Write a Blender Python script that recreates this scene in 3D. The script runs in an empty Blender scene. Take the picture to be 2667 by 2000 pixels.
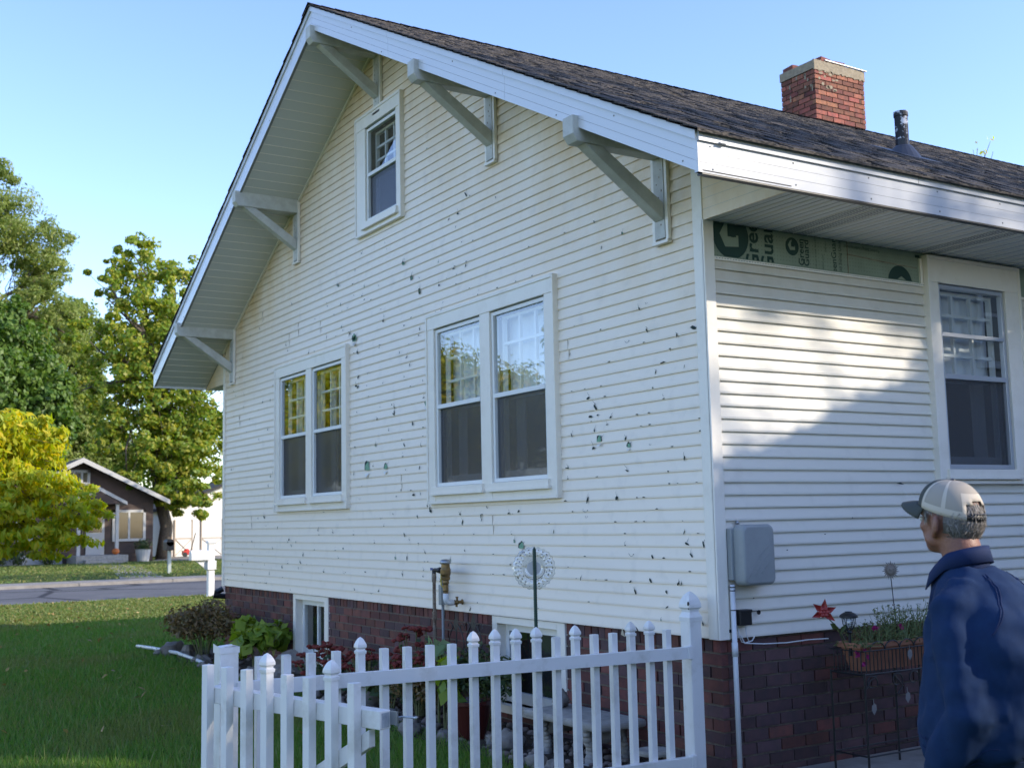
import bpy, bmesh, math, random
import numpy as np
from mathutils import Vector, Matrix, noise

# ---------------------------------------------------------------- camera, sky, sun, exposure
SC = bpy.context.scene
COL = SC.collection
CAM_LOC = Vector((-4.7724, -5.3662, 1.5425))
YAW, PITCH, ROLL = 0.55862, 0.11678, -0.02125
_fw = Vector((math.sin(YAW)*math.cos(PITCH), math.cos(YAW)*math.cos(PITCH), math.sin(PITCH)))
_rt = Vector((math.cos(YAW), -math.sin(YAW), 0)); _up = _rt.cross(_fw)
_r2 = math.cos(ROLL)*_rt + math.sin(ROLL)*_up
_u2 = -math.sin(ROLL)*_rt + math.cos(ROLL)*_up
cd = bpy.data.cameras.new('camera'); cam = bpy.data.objects.new('camera', cd); COL.objects.link(cam)
m = Matrix((_r2, _u2, -_fw)).transposed().to_4x4(); m.translation = CAM_LOC
cam.matrix_world = m
cd.sensor_width = 36; cd.lens = 3049.97/2667*36; cd.clip_end = 2000; cd.clip_start = .05
cd.dof.use_dof = True; cd.dof.focus_distance = 6.2; cd.dof.aperture_fstop = 5.6
SC.camera = cam

SUN_EL, SUN_AZ = math.radians(26), math.radians(136)      # azimuth clockwise from +Y
SUN = Vector((math.sin(SUN_AZ)*math.cos(SUN_EL), math.cos(SUN_AZ)*math.cos(SUN_EL), math.sin(SUN_EL)))
W = bpy.data.worlds.new("World"); SC.world = W; W.use_nodes = True
nt = W.node_tree; nt.nodes.clear()
sky = nt.nodes.new('ShaderNodeTexSky'); sky.sky_type = 'NISHITA'; sky.sun_disc = False
sky.sun_elevation = SUN_EL; sky.sun_rotation = SUN_AZ; sky.air_density = 1.0; sky.dust_density = 0.35; sky.ozone_density = 3.0
bg = nt.nodes.new('ShaderNodeBackground'); bg.inputs[1].default_value = 0.15
wo = nt.nodes.new('ShaderNodeOutputWorld')
hue = nt.nodes.new('ShaderNodeMix'); hue.data_type = 'RGBA'; hue.blend_type = 'MULTIPLY'; hue.inputs[0].default_value = 1; hue.inputs[7].default_value = (1.08, 1.0, 1.02, 1)
sat = nt.nodes.new('ShaderNodeHueSaturation'); sat.inputs['Saturation'].default_value = 1.08; sat.inputs['Hue'].default_value = .509; nt.links.new(sky.outputs[0], sat.inputs['Color'])
nt.links.new(sat.outputs[0], hue.inputs[6]); nt.links.new(hue.outputs[2], bg.inputs[0]); nt.links.new(bg.outputs[0], wo.inputs[0])
sd = bpy.data.lights.new('sun', 'SUN'); sd.energy = 2.1; sd.angle = math.radians(.53); sd.color = (1.0, .90, .75)
so = bpy.data.objects.new('sun', sd); COL.objects.link(so)
so.rotation_mode = 'QUATERNION'; so.rotation_quaternion = SUN.to_track_quat('Z', 'Y'); so.location = (20, -15, 20)
SC.view_settings.view_transform = 'Standard'; SC.view_settings.look = 'None'
SC.view_settings.exposure = 1.42; SC.view_settings.gamma = 1
SC.cycles.max_bounces = 8; SC.cycles.transparent_max_bounces = 12
SC.cycles.caustics_reflective = False; SC.cycles.caustics_refractive = False
SC.cycles.use_denoising = True

# ---------------------------------------------------------------- helpers
R = random.Random(7)
def jit(a): return R.uniform(-a, a)

class MB:
    def __init__(s): s.v = []; s.f = []; s.m = []
    def add(s, vs, fs, mat=0):
        o = len(s.v); s.v += [tuple(p) for p in vs]; s.f += [tuple(i+o for i in f) for f in fs]; s.m += [mat]*len(fs)
        return s
    def box(s, x0, x1, y0, y1, z0, z1, mat=0):
        return s.add([(x0,y0,z0),(x1,y0,z0),(x1,y1,z0),(x0,y1,z0),(x0,y0,z1),(x1,y0,z1),(x1,y1,z1),(x0,y1,z1)],
                     [(0,3,2,1),(4,5,6,7),(0,1,5,4),(1,2,6,5),(2,3,7,6),(3,0,4,7)], mat)
    def obox(s, c, ax, ay, az, mat=0):      # centre and three half-axis vectors
        c, ax, ay, az = Vector(c), Vector(ax), Vector(ay), Vector(az)
        P = [c+i*ax+j*ay+k*az for k in (-1,1) for (i,j) in ((-1,-1),(1,-1),(1,1),(-1,1))]
        return s.add(P, [(0,3,2,1),(4,5,6,7),(0,1,5,4),(1,2,6,5),(2,3,7,6),(3,0,4,7)], mat)
    def bar(s, a, b, w, h, up=(0,0,1), mat=0):
        a, b, up = Vector(a), Vector(b), Vector(up); d = b-a; x = d.cross(up).normalized(); u = x.cross(d).normalized()
        return s.obox((a+b)/2, d/2, x*w/2, u*h/2, mat)
    def poly(s, pts, mat=0): return s.add(pts, [tuple(range(len(pts)))], mat)
    def prism(s, pts, off, mat=0):          # polygon swept by vector off
        n = len(pts); off = Vector(off); P = [Vector(p) for p in pts]; Q = [p+off for p in P]
        return s.add(P+Q, [tuple(range(n))[::-1], tuple(range(n, 2*n))]+[(i,(i+1)%n,(i+1)%n+n,i+n) for i in range(n)], mat)
    def tube(s, pts, r, n=8, cap=True, mat=0):
        pts = [Vector(p) for p in pts]; k = len(pts)
        rs = list(r) if hasattr(r, '__len__') else [r]*k
        t0 = (pts[1]-pts[0]).normalized(); a = Vector((0,0,1)) if abs(t0.z) < .9 else Vector((1,0,0))
        x = t0.cross(a).normalized(); V = []
        for i in range(k):
            t = (pts[min(i+1,k-1)]-pts[max(i-1,0)]).normalized()
            x = (x - t*x.dot(t)); x = x.normalized() if x.length > 1e-6 else t.orthogonal().normalized()
            y = t.cross(x)
            V += [pts[i]+(x*math.cos(2*math.pi*j/n)+y*math.sin(2*math.pi*j/n))*rs[i] for j in range(n)]
        F = [(i*n+j, i*n+(j+1)%n, (i+1)*n+(j+1)%n, (i+1)*n+j) for i in range(k-1) for j in range(n)]
        if cap: F += [tuple(range(n))[::-1], tuple((k-1)*n+j for j in range(n))]
        return s.add(V, F, mat)
    def lathe(s, prof, c, n=16, mat=0, axis=None, sq=None):
        c = Vector(c); ez = Vector(axis).normalized() if axis else Vector((0,0,1))
        ex = ez.orthogonal().normalized() if axis else Vector((1,0,0)); ey = ez.cross(ex)
        V = []
        for (r, z) in prof:
            for j in range(n):
                a = 2*math.pi*(j+.5)/n if n == 4 else 2*math.pi*j/n
                rr = r*math.sqrt(2) if n == 4 else r
                V.append(c+ez*z+(ex*math.cos(a)+ey*math.sin(a))*rr)
        k = len(prof)
        F = [(i*n+j, i*n+(j+1)%n, (i+1)*n+(j+1)%n, (i+1)*n+j) for i in range(k-1) for j in range(n)]
        F += [tuple(range(n))[::-1], tuple((k-1)*n+j for j in range(n))]
        return s.add(V, F, mat)
    def ball(s, c, r, n=12, k=8, mat=0, bump=0, seed=0, rot=None):
        c = Vector(c); r = r if hasattr(r, '__len__') else (r, r, r); V = []
        for i in range(k+1):
            th = math.pi*i/k
            for j in range(n):
                ph = 2*math.pi*j/n
                d = Vector((math.sin(th)*math.cos(ph), math.sin(th)*math.sin(ph), math.cos(th)))
                q = 1+(bump*noise.noise(d*1.7+Vector((seed*3.1, seed*1.7, 0))) if bump else 0)
                p = Vector((d.x*r[0], d.y*r[1], d.z*r[2]))*q
                if rot: p = rot @ p
                V.append(c+p)
        F = [(i*n+j, (i+1)*n+j, (i+1)*n+(j+1)%n, i*n+(j+1)%n) for i in range(k) for j in range(n)]
        return s.add(V, F, mat)
    def build(s, name, mats, parent=None, smooth=False, bevel=0, weld=False):
        me = bpy.data.meshes.new(name); me.from_pydata(s.v, [], s.f)
        mats = mats if isinstance(mats, (list, tuple)) else [mats]
        for q in mats: me.materials.append(q)
        me.polygons.foreach_set('material_index', s.m)
        bm = bmesh.new(); bm.from_mesh(me)
        if weld: bmesh.ops.remove_doubles(bm, verts=bm.verts, dist=1e-5)
        bmesh.ops.recalc_face_normals(bm, faces=bm.faces); bm.to_mesh(me); bm.free()
        if smooth: me.polygons.foreach_set('use_smooth', [True]*len(me.polygons))
        me.update()
        return link(name, me, parent, bevel)

def link(name, me, parent=None, bevel=0):
    o = bpy.data.objects.new(name, me); COL.objects.link(o)
    if parent is not None:
        o.parent = parent
        if parent.type == 'EMPTY' and parent.parent is None: o.location = -parent.location
    if bevel:
        b = o.modifiers.new('bevel', 'BEVEL'); b.width = bevel; b.segments = 2; b.limit_method = 'ANGLE'; b.angle_limit = math.radians(40)
    return o

def tag(o, label=None, cat=None, group=None, kind=None):
    if label: o['label'] = label
    if cat: o['category'] = cat
    if group: o['group'] = group
    if kind: o['kind'] = kind
    return o
def thing(name, loc, label, cat, group=None):
    o = bpy.data.objects.new(name, None); COL.objects.link(o); o.location = loc; o.empty_display_size = .1
    return tag(o, label, cat, group)

# ---------------------------------------------------------------- materials
def N(t, typ, **kw):
    n = t.nodes.new(typ)
    for k, v in kw.items(): setattr(n, k, v)
    return n
def mat(name, col, rough=.6, var=None, bump=None, spec=.5, metal=0, col2=None, vscale=6, rand=0, fac_range=(.35,.7), trans=0, sheen=0):
    """Principled; noise mixes col to col2; rand varies brightness per loose piece."""
    M = bpy.data.materials.new(name); M.use_nodes = True; t = M.node_tree; P = t.nodes['Principled BSDF']; L = t.links
    P.inputs['Roughness'].default_value = rough; P.inputs['Metallic'].default_value = metal
    P.inputs['Specular IOR Level'].default_value = spec
    tc = N(t, 'ShaderNodeTexCoord')
    out = None
    if col2 is not None:
        no = N(t, 'ShaderNodeTexNoise'); no.inputs['Scale'].default_value = vscale; no.inputs['Detail'].default_value = 6
        no.inputs['Roughness'].default_value = .65; L.new(tc.outputs['Object'], no.inputs['Vector'])
        mr = N(t, 'ShaderNodeMapRange'); mr.inputs[1].default_value, mr.inputs[2].default_value = fac_range
        L.new(no.outputs[0], mr.inputs[0])
        mx = N(t, 'ShaderNodeMix', data_type='RGBA'); mx.inputs[6].default_value = (*col, 1); mx.inputs[7].default_value = (*col2, 1)
        L.new(mr.outputs[0], mx.inputs[0]); out = mx.outputs[2]
    if rand:
        ge = N(t, 'ShaderNodeNewGeometry'); hs = N(t, 'ShaderNodeHueSaturation')
        m1 = N(t, 'ShaderNodeMapRange'); m1.inputs[3].default_value = 1-rand; m1.inputs[4].default_value = 1+rand
        L.new(ge.outputs['Random Per Island'], m1.inputs[0]); L.new(m1.outputs[0], hs.inputs['Value'])
        m2 = N(t, 'ShaderNodeMapRange'); m2.inputs[3].default_value = .5-.03*rand; m2.inputs[4].default_value = .5+.03*rand
        w = N(t, 'ShaderNodeTexWhiteNoise', noise_dimensions='1D'); L.new(ge.outputs['Random Per Island'], w.inputs['W'])
        L.new(w.outputs['Value'], m2.inputs[0]); L.new(m2.outputs[0], hs.inputs['Hue'])
        if out: L.new(out, hs.inputs['Color'])
        else: hs.inputs['Color'].default_value = (*col, 1)
        out = hs.outputs[0]
    if out: L.new(out, P.inputs['Base Color'])
    else: P.inputs['Base Color'].default_value = (*col, 1)
    if bump:
        nb = N(t, 'ShaderNodeTexNoise'); nb.inputs['Scale'].default_value = bump[0]; nb.inputs['Detail'].default_value = 5
        L.new(tc.outputs['Object'], nb.inputs['Vector'])
        b = N(t, 'ShaderNodeBump'); b.inputs['Strength'].default_value = bump[1]; b.inputs['Distance'].default_value = bump[2] if len(bump) > 2 else .01
        L.new(nb.outputs[0], b.inputs['Height']); L.new(b.outputs[0], P.inputs['Normal'])
    if trans:
        P.inputs['Transmission Weight'].default_value = trans
    return M

def vinyl(name, base, stain, rake=False):
    M = mat(name, base, rough=.48, spec=.35); t = M.node_tree; L = t.links; P = t.nodes['Principled BSDF']
    tc = N(t, 'ShaderNodeTexCoord'); sep = N(t, 'ShaderNodeSeparateXYZ'); L.new(tc.outputs['Object'], sep.inputs[0])
    n1 = N(t, 'ShaderNodeTexNoise'); n1.inputs['Scale'].default_value = 1.3; n1.inputs['Detail'].default_value = 8; n1.inputs['Roughness'].default_value = .7
    mp = N(t, 'ShaderNodeMapping'); mp.inputs['Scale'].default_value = (1, 1, .5); L.new(tc.outputs['Object'], mp.inputs[0]); L.new(mp.outputs[0], n1.inputs[0])
    if rake:   # weathered yellow where the rain never washes, below the rake soffit
        a = N(t, 'ShaderNodeMath', operation='SUBTRACT'); L.new(sep.outputs[1], a.inputs[0]); a.inputs[1].default_value = 4.627
        b = N(t, 'ShaderNodeMath', operation='ABSOLUTE'); L.new(a.outputs[0], b.inputs[0])
        c = N(t, 'ShaderNodeMath', operation='MULTIPLY_ADD'); L.new(b.outputs[0], c.inputs[0]); c.inputs[1].default_value = -.5284; c.inputs[2].default_value = 6.21
        d = N(t, 'ShaderNodeMath', operation='SUBTRACT'); L.new(c.outputs[0], d.inputs[0]); L.new(sep.outputs[2], d.inputs[1])
        mr = N(t, 'ShaderNodeMapRange'); L.new(d.outputs[0], mr.inputs[0]); mr.inputs[1].default_value = 0; mr.inputs[2].default_value = 1.5; mr.inputs[3].default_value = 1; mr.inputs[4].default_value = 0
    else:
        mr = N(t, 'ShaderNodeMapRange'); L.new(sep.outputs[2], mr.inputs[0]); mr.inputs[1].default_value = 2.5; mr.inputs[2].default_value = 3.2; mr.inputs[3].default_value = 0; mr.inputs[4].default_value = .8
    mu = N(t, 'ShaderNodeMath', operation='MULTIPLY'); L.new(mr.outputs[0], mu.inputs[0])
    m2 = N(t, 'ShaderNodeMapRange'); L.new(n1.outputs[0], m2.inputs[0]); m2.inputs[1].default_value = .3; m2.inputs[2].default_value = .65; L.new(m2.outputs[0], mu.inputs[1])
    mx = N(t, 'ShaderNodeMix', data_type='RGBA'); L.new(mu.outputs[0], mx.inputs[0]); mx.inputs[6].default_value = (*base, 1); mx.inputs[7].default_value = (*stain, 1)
    n2 = N(t, 'ShaderNodeTexNoise'); n2.inputs['Scale'].default_value = 7; n2.inputs['Detail'].default_value = 9; L.new(tc.outputs['Object'], n2.inputs[0])
    m3 = N(t, 'ShaderNodeMapRange'); L.new(n2.outputs[0], m3.inputs[0]); m3.inputs[1].default_value = .56; m3.inputs[2].default_value = .8; m3.inputs[4].default_value = .22
    mx2 = N(t, 'ShaderNodeMix', data_type='RGBA'); L.new(m3.outputs[0], mx2.inputs[0]); L.new(mx.outputs[2], mx2.inputs[6]); mx2.inputs[7].default_value = (.38, .35, .30, 1)
    L.new(mx2.outputs[2], P.inputs['Base Color'])
    n3 = N(t, 'ShaderNodeTexNoise'); n3.inputs['Scale'].default_value = 3.5; n3.inputs['Detail'].default_value = 3; L.new(tc.outputs['Object'], n3.inputs[0])
    bp = N(t, 'ShaderNodeBump'); bp.inputs['Strength'].default_value = .25; bp.inputs['Distance'].default_value = .02; L.new(n3.outputs[0], bp.inputs['Height']); L.new(bp.outputs[0], P.inputs['Normal'])
    return M

def glass(name, ior=1.75, tint=(.92,.96,.97), wob=.012):
    M = bpy.data.materials.new(name); M.use_nodes = True; t = M.node_tree; L = t.links; t.nodes.clear()
    o = N(t, 'ShaderNodeOutputMaterial'); lw = N(t, 'ShaderNodeLayerWeight'); lw.inputs[0].default_value = .5
    pw = N(t, 'ShaderNodeMath', operation='POWER'); pw.inputs[1].default_value = 5; L.new(lw.outputs['Facing'], pw.inputs[0]); f0 = ((ior-1)/(ior+1))**2*2
    fr = N(t, 'ShaderNodeMath', operation='MULTIPLY_ADD'); L.new(pw.outputs[0], fr.inputs[0]); fr.inputs[1].default_value = 1-f0; fr.inputs[2].default_value = f0   # two faces of each pane
    tr = N(t, 'ShaderNodeBsdfTransparent'); tr.inputs[0].default_value = (*tint, 1)
    gl = N(t, 'ShaderNodeBsdfGlossy'); gl.inputs['Roughness'].default_value = .004
    mx = N(t, 'ShaderNodeMixShader'); L.new(fr.outputs[0], mx.inputs[0]); L.new(tr.outputs[0], mx.inputs[1]); L.new(gl.outputs[0], mx.inputs[2])
    tc = N(t, 'ShaderNodeTexCoord'); no = N(t, 'ShaderNodeTexNoise'); no.inputs['Scale'].default_value = 2.2; no.inputs['Detail'].default_value = 1
    L.new(tc.outputs['Object'], no.inputs[0]); b = N(t, 'ShaderNodeBump'); b.inputs['Strength'].default_value = .5; b.inputs['Distance'].default_value = wob
    L.new(no.outputs[0], b.inputs['Height']); L.new(b.outputs[0], gl.inputs['Normal'])
    L.new(mx.outputs[0], o.inputs[0]); return M

def screenmat(name):      # insect screen: dark mesh one can partly see through, with a soft sheen
    M = bpy.data.materials.new(name); M.use_nodes = True; t = M.node_tree; L = t.links; t.nodes.clear()
    o = N(t, 'ShaderNodeOutputMaterial'); tr = N(t, 'ShaderNodeBsdfTransparent'); tr.inputs[0].default_value = (.55,.56,.6,1)
    P = N(t, 'ShaderNodeBsdfPrincipled'); P.inputs['Base Color'].default_value = (.12,.122,.13,1); P.inputs['Roughness'].default_value = .3
    mx = N(t, 'ShaderNodeMixShader'); mx.inputs[0].default_value = .45; L.new(tr.outputs[0], mx.inputs[1]); L.new(P.outputs[0], mx.inputs[2]); L.new(mx.outputs[0], o.inputs[0])
    return M

def leafmat(name, cols, trans=.45, rough=.5):
    """Leaves: each leaf takes its own colour from the ramp, part of the light shines through."""
    M = bpy.data.materials.new(name); M.use_nodes = True; t = M.node_tree; L = t.links; t.nodes.clear()
    o = N(t, 'ShaderNodeOutputMaterial'); ge = N(t, 'ShaderNodeNewGeometry'); cr = N(t, 'ShaderNodeValToRGB')
    e = cr.color_ramp.elements; e[0].position = 0; e[0].color = (*cols[0], 1); e[1].position = 1; e[1].color = (*cols[-1], 1)
    for i, c in enumerate(cols[1:-1]): q = e.new((i+1)/(len(cols)-1)); q.color = (*c, 1)
    L.new(ge.outputs['Random Per Island'], cr.inputs[0])
    P = N(t, 'ShaderNodeBsdfPrincipled'); P.inputs['Roughness'].default_value = rough; L.new(cr.outputs[0], P.inputs['Base Color'])
    tl = N(t, 'ShaderNodeBsdfTranslucent'); hs = N(t, 'ShaderNodeHueSaturation'); hs.inputs['Value'].default_value = 1.25; hs.inputs['Saturation'].default_value = 1.1
    L.new(cr.outputs[0], hs.inputs['Color']); L.new(hs.outputs[0], tl.inputs[0])
    mx = N(t, 'ShaderNodeMixShader'); mx.inputs[0].default_value = trans; L.new(P.outputs[0], mx.inputs[1]); L.new(tl.outputs[0], mx.inputs[2])
    L.new(mx.outputs[0], o.inputs[0]); return M

M = {}
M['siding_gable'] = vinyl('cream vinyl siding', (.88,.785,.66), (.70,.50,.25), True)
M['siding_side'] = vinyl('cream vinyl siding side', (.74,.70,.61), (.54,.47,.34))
M['hole'] = mat('dark torn hole', (.018,.035,.028), .8)
M['hole_green'] = mat('torn hole to green board', (.26,.46,.30), .8, col2=(.13,.27,.17), vscale=60)
M['vinyl_back'] = mat('broken vinyl edge', (.72,.70,.64), .5)
M['trim'] = mat('cream window trim', (.84,.785,.69), .45, col2=(.74,.68,.58), vscale=5, fac_range=(.5,.8))
M['alum'] = mat('white aluminium', (.66,.67,.69), .25, spec=.6, bump=(2.2,.25,.02))
M['alum_eave'] = mat('darkened sunlit aluminium fascia', (.50,.51,.53), .22, spec=.7, bump=(1.6,.3,.02))  # white aluminium darkened in colour so the sunlit eave does not blow out
M['soffit'] = mat('soffit vinyl', (.62,.63,.60), .5)
M['paint_grey'] = mat('weathered cream paint', (.58,.58,.53), .6, col2=(.44,.43,.38), vscale=9, bump=(30,.2,.004))
M['groove'] = mat('shadow gap', (.22,.22,.21), .8)
M['white_vinyl'] = mat('white vinyl fence', (.76,.745,.715), .38, col2=(.50,.47,.40), vscale=5, fac_range=(.52,.82))
M['brick'] = mat('red brown brick', (.165,.056,.042), .88, col2=(.085,.038,.034), vscale=11, rand=.32, bump=(90,.6,.004))
M['brick_dark'] = mat('dark clinker brick', (.10,.050,.052), .85, col2=(.055,.036,.038), vscale=11, rand=.35, bump=(90,.6,.004))
M['brick_red'] = mat('orange red brick', (.27,.085,.048), .85, col2=(.12,.05,.036), vscale=13, rand=.5, bump=(90,.6,.004))
M['mortar'] = mat('grey mortar', (.19,.155,.125), .95, col2=(.10,.08,.07), vscale=30, bump=(120,.5,.004))
M['mortar_pale'] = mat('pale mortar', (.34,.285,.20), .95, col2=(.22,.18,.125), vscale=20, bump=(60,.6,.006))
M['glass'] = glass('window glass', 2.0, wob=.0025); M['screen'] = screenmat('insect screen')
M['room'] = mat('dark room', (.07,.065,.06), .9)
M['curtain'] = mat('white net curtain', (.75,.75,.74), .8)
M['blind'] = mat('pale blind', (.74,.77,.80), .7)
M['sash'] = mat('painted sash', (.78,.78,.75), .5)
M['black'] = mat('black paint', (.012,.012,.013), .4)
M['iron'] = mat('dark iron', (.02,.018,.018), .55, bump=(80,.4,.002))
M['grey_plastic'] = mat('grey plastic', (.30,.32,.32), .5, col2=(.24,.26,.26), vscale=5)
M['pvc'] = mat('white pvc', (.66,.67,.68), .4)
M['rust'] = mat('rusty pipe', (.10,.055,.03), .85, col2=(.42,.36,.28), vscale=16, bump=(70,.6,.003))
M['brass'] = mat('weathered brass', (.26,.16,.06), .4, metal=.6, col2=(.13,.09,.04), vscale=25)
M['steel'] = mat('grey steel', (.36,.37,.38), .35, metal=.8)
M['yellow'] = mat('yellow handle', (.62,.44,.02), .4)
M['blue'] = mat('blue handle', (.03,.06,.22), .4)
M['concrete'] = mat('concrete', (.36,.34,.31), .9, col2=(.22,.21,.19), vscale=9, bump=(50,.6,.006))
M['terracotta'] = mat('terracotta', (.40,.17,.09), .7, col2=(.30,.12,.07), vscale=7)
M['rubber'] = mat('grey rubber boot', (.06,.06,.07), .5)
# ---------------------------------------------------------------- the ground
Z0, E, GW, MID, S = .82, .0777, 9.254, 4.627, .5284
OV, EV = .69, .755                        # rake and eave overhang
def top(y): return 3.601+S*(min(y, GW-y)+EV)
def soff(y): return top(y)-.229

def groundmat(name, cols, scales, bump):
    Q = bpy.data.materials.new(name); Q.use_nodes = True; t = Q.node_tree; L = t.links; P = t.nodes['Principled BSDF']; P.inputs['Roughness'].default_value = .95
    P.inputs['Specular IOR Level'].default_value = .2
    tc = N(t, 'ShaderNodeTexCoord'); cur = None
    for i, sc in enumerate(scales):
        n = N(t, 'ShaderNodeTexNoise'); n.inputs['Scale'].default_value = sc; n.inputs['Detail'].default_value = 8; n.inputs['Roughness'].default_value = .7; L.new(tc.outputs['Object'], n.inputs[0])
        mr = N(t, 'ShaderNodeMapRange'); mr.inputs[1].default_value = .38; mr.inputs[2].default_value = .66; L.new(n.outputs[0], mr.inputs[0])
        mx = N(t, 'ShaderNodeMix', data_type='RGBA'); L.new(mr.outputs[0], mx.inputs[0])
        if cur: L.new(cur, mx.inputs[6])
        else: mx.inputs[6].default_value = (*cols[0], 1)
        mx.inputs[7].default_value = (*cols[i+1], 1); cur = mx.outputs[2]
    L.new(cur, P.inputs['Base Color'])
    b = N(t, 'ShaderNodeBump'); b.inputs['Strength'].default_value = bump[1]; b.inputs['Distance'].default_value = bump[2]
    nb = N(t, 'ShaderNodeTexNoise'); nb.inputs['Scale'].default_value = bump[0]; nb.inputs['Detail'].default_value = 8; L.new(tc.outputs['Object'], nb.inputs[0]); L.new(nb.outputs[0], b.inputs['Height']); L.new(b.outputs[0], P.inputs['Normal'])
    return Q
M['lawn'] = groundmat('lawn ground', [(.04,.10,.012),(.065,.13,.018),(.10,.13,.024)], [1.2,.35], (40,.9,.05))
M['lawn_dry'] = groundmat('dry lawn', [(.06,.105,.018),(.13,.14,.035),(.085,.115,.024)], [2.2,.5], (40,.9,.05))
M['asphalt'] = groundmat('worn asphalt', [(.135,.135,.14),(.17,.165,.165),(.10,.10,.105)], [3,.4], (60,.5,.01))
M['concrete_walk'] = groundmat('concrete paving', [(.30,.28,.25),(.22,.20,.18)], [4], (60,.4,.006))
M['soil'] = groundmat('bed soil', [(.045,.033,.024),(.09,.07,.05)], [9], (40,.9,.03))

def cracked(Q):
    t = Q.node_tree; L = t.links; P = t.nodes['Principled BSDF']; src = P.inputs['Base Color'].links[0].from_socket; tc = t.nodes['Texture Coordinate']
    no = N(t, 'ShaderNodeTexNoise'); no.inputs['Scale'].default_value = .6; no.inputs['Detail'].default_value = 5; L.new(tc.outputs['Object'], no.inputs[0])
    mxv = N(t, 'ShaderNodeMix', data_type='RGBA'); mxv.inputs[0].default_value = .12; L.new(tc.outputs['Object'], mxv.inputs[6]); L.new(no.outputs[1], mxv.inputs[7])
    vo = N(t, 'ShaderNodeTexVoronoi', feature='DISTANCE_TO_EDGE'); vo.inputs['Scale'].default_value = .28; L.new(mxv.outputs[2], vo.inputs[0])
    mr = N(t, 'ShaderNodeMapRange'); mr.inputs[1].default_value = .012; mr.inputs[2].default_value = .03; L.new(vo.outputs[0], mr.inputs[0])
    mx = N(t, 'ShaderNodeMix', data_type='RGBA'); L.new(mr.outputs[0], mx.inputs[0]); mx.inputs[6].default_value = (.035,.035,.04,1); L.new(src, mx.inputs[7]); L.new(mx.outputs[2], P.inputs['Base Color'])
cracked(M['asphalt'])
def sheet(name, pts, z, m, sub=0):
    b = MB(); b.poly([(x, y, z) for x, y in pts], 0); o = b.build(name, M[m]); return tag(o, kind='structure')
g = sheet('lawn', [(-400,-300),(500,-300),(500,600),(-400,600)], 0, 'lawn')
sheet('road', [(-120,21.6),(160,21.6),(160,29.0),(-120,29.0)], .012, 'asphalt')
b = MB(); b.box(-120,160,21.25,21.6,-.05,.03)
for k in range(70): b.box(-60+k*2.6,-57.43+k*2.6,29.0,30.6,-.05,.10)
b.box(-120,160,29.02,30.6,-.06,.085); tag(b.build('kerb', M['concrete_walk']), kind='structure')
sheet('roadside_grass', [(-120,16.6),(160,16.6),(160,21.25),(-120,21.25)], .004, 'lawn_dry')
b = MB(); b.box(-120,160,30.6,90,-.05,.10); tag(b.build('far_lawn', M['lawn_dry']), kind='structure')
sheet('garden_path', [(3.9,30.7),(5.2,30.7),(7.2,41),(7.5,47.5),(6.3,47.5),(6.0,41)], .108, 'concrete_walk')
sheet('driveway', [(9.5,48.5),(16,47),(17,56.6),(12.5,56.6)], .108, 'concrete_walk')
sheet('patio', [(-.1,-9),(14,-9),(14,.02),(-.1,.02)], .008, 'concrete_walk')
sheet('flower_bed', [(.03,.2),(-.62,.25),(-.75,1.2),(-.85,3),(-.7,6),(-.85,8),(-.6,9.4),(.03,9.6)], .016, 'soil')

# ---------------------------------------------------------------- the white house
H = thing('white_house', (0, 0, 0), 'white clapboard house with torn siding, white window trim and a dark shingle roof', 'house')
class WB(MB):
    def __init__(s, mp): super().__init__(); s.mp = mp
    def b(s, u0, u1, v0, v1, w0, w1, mat=0):
        a, c = s.mp(u0, v0, w0), s.mp(u1, v1, w1)
        return s.box(min(a[0],c[0]), max(a[0],c[0]), min(a[1],c[1]), max(a[1],c[1]), min(a[2],c[2]), max(a[2],c[2]), mat)
MAPG = lambda u, v, w: (-w, u, v)
MAPS = lambda u, v, w: (u, -w, v)

# gable siding: real lapped courses cut by the roof line and the window openings
HOLES = [(1.70,3.55,1.74,3.27),(5.41,7.27,1.74,3.27),(4.15,5.02,4.42,5.50)]
def courses(b, mp, zs, span, holes, seg=.45, seed=1, dp=.0135):
    r = random.Random(seed)
    for z0 in zs:
        z1 = z0+E
        (a0, c0), (a1, c1) = span(z0), span(z1)
        if c0-a0 < .02: continue
        iv = [(a0, c0, a1, c1)]
        zc = (z0+z1)/2
        for (h0, h1, v0, v1) in holes:
            if v0 < zc < v1:
                nv = []
                for (p, q, p1, q1) in iv:
                    if h1 <= p or h0 >= q: nv.append((p, q, p1, q1)); continue
                    if p < h0: nv.append((p, h0, p1, h0))
                    if q > h1: nv.append((h1, q, h1, q1))
                iv = nv
        for (p, q, p1, q1) in iv:
            n = max(1, int((q-p)/seg)); js = [r.uniform(-.0012, .0012) for _ in range(n+1)]; zj = [r.uniform(-.0005, .0005) for _ in range(n+1)]
            V = []
            for i in range(n+1):
                f = i/n; u0 = p+(q-p)*f; u1 = p1+(q1-p1)*f
                V += [mp(u0, z0+.005+zj[i], -dp), mp(u0, z0+zj[i], -.002+js[i]), mp(u0, z0+.012+zj[i], -.0015+js[i]), mp(u1, z1+.005, -dp+.0015)]
            b.add(V, [(4*i+k, 4*i+k+1, 4*i+k+5, 4*i+k+4) for i in range(n) for k in range(3)])
b = MB()
def gspan(z):
    y = max(0.0, (z-3.601+.229-.0)/S-EV) if z > soff(0) else 0.0
    return (min(y, MID)+.03, GW-min(y, MID)-.03)
courses(b, MAPG, [Z0+E*k for k in range(70)], gspan, HOLES)
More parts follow.
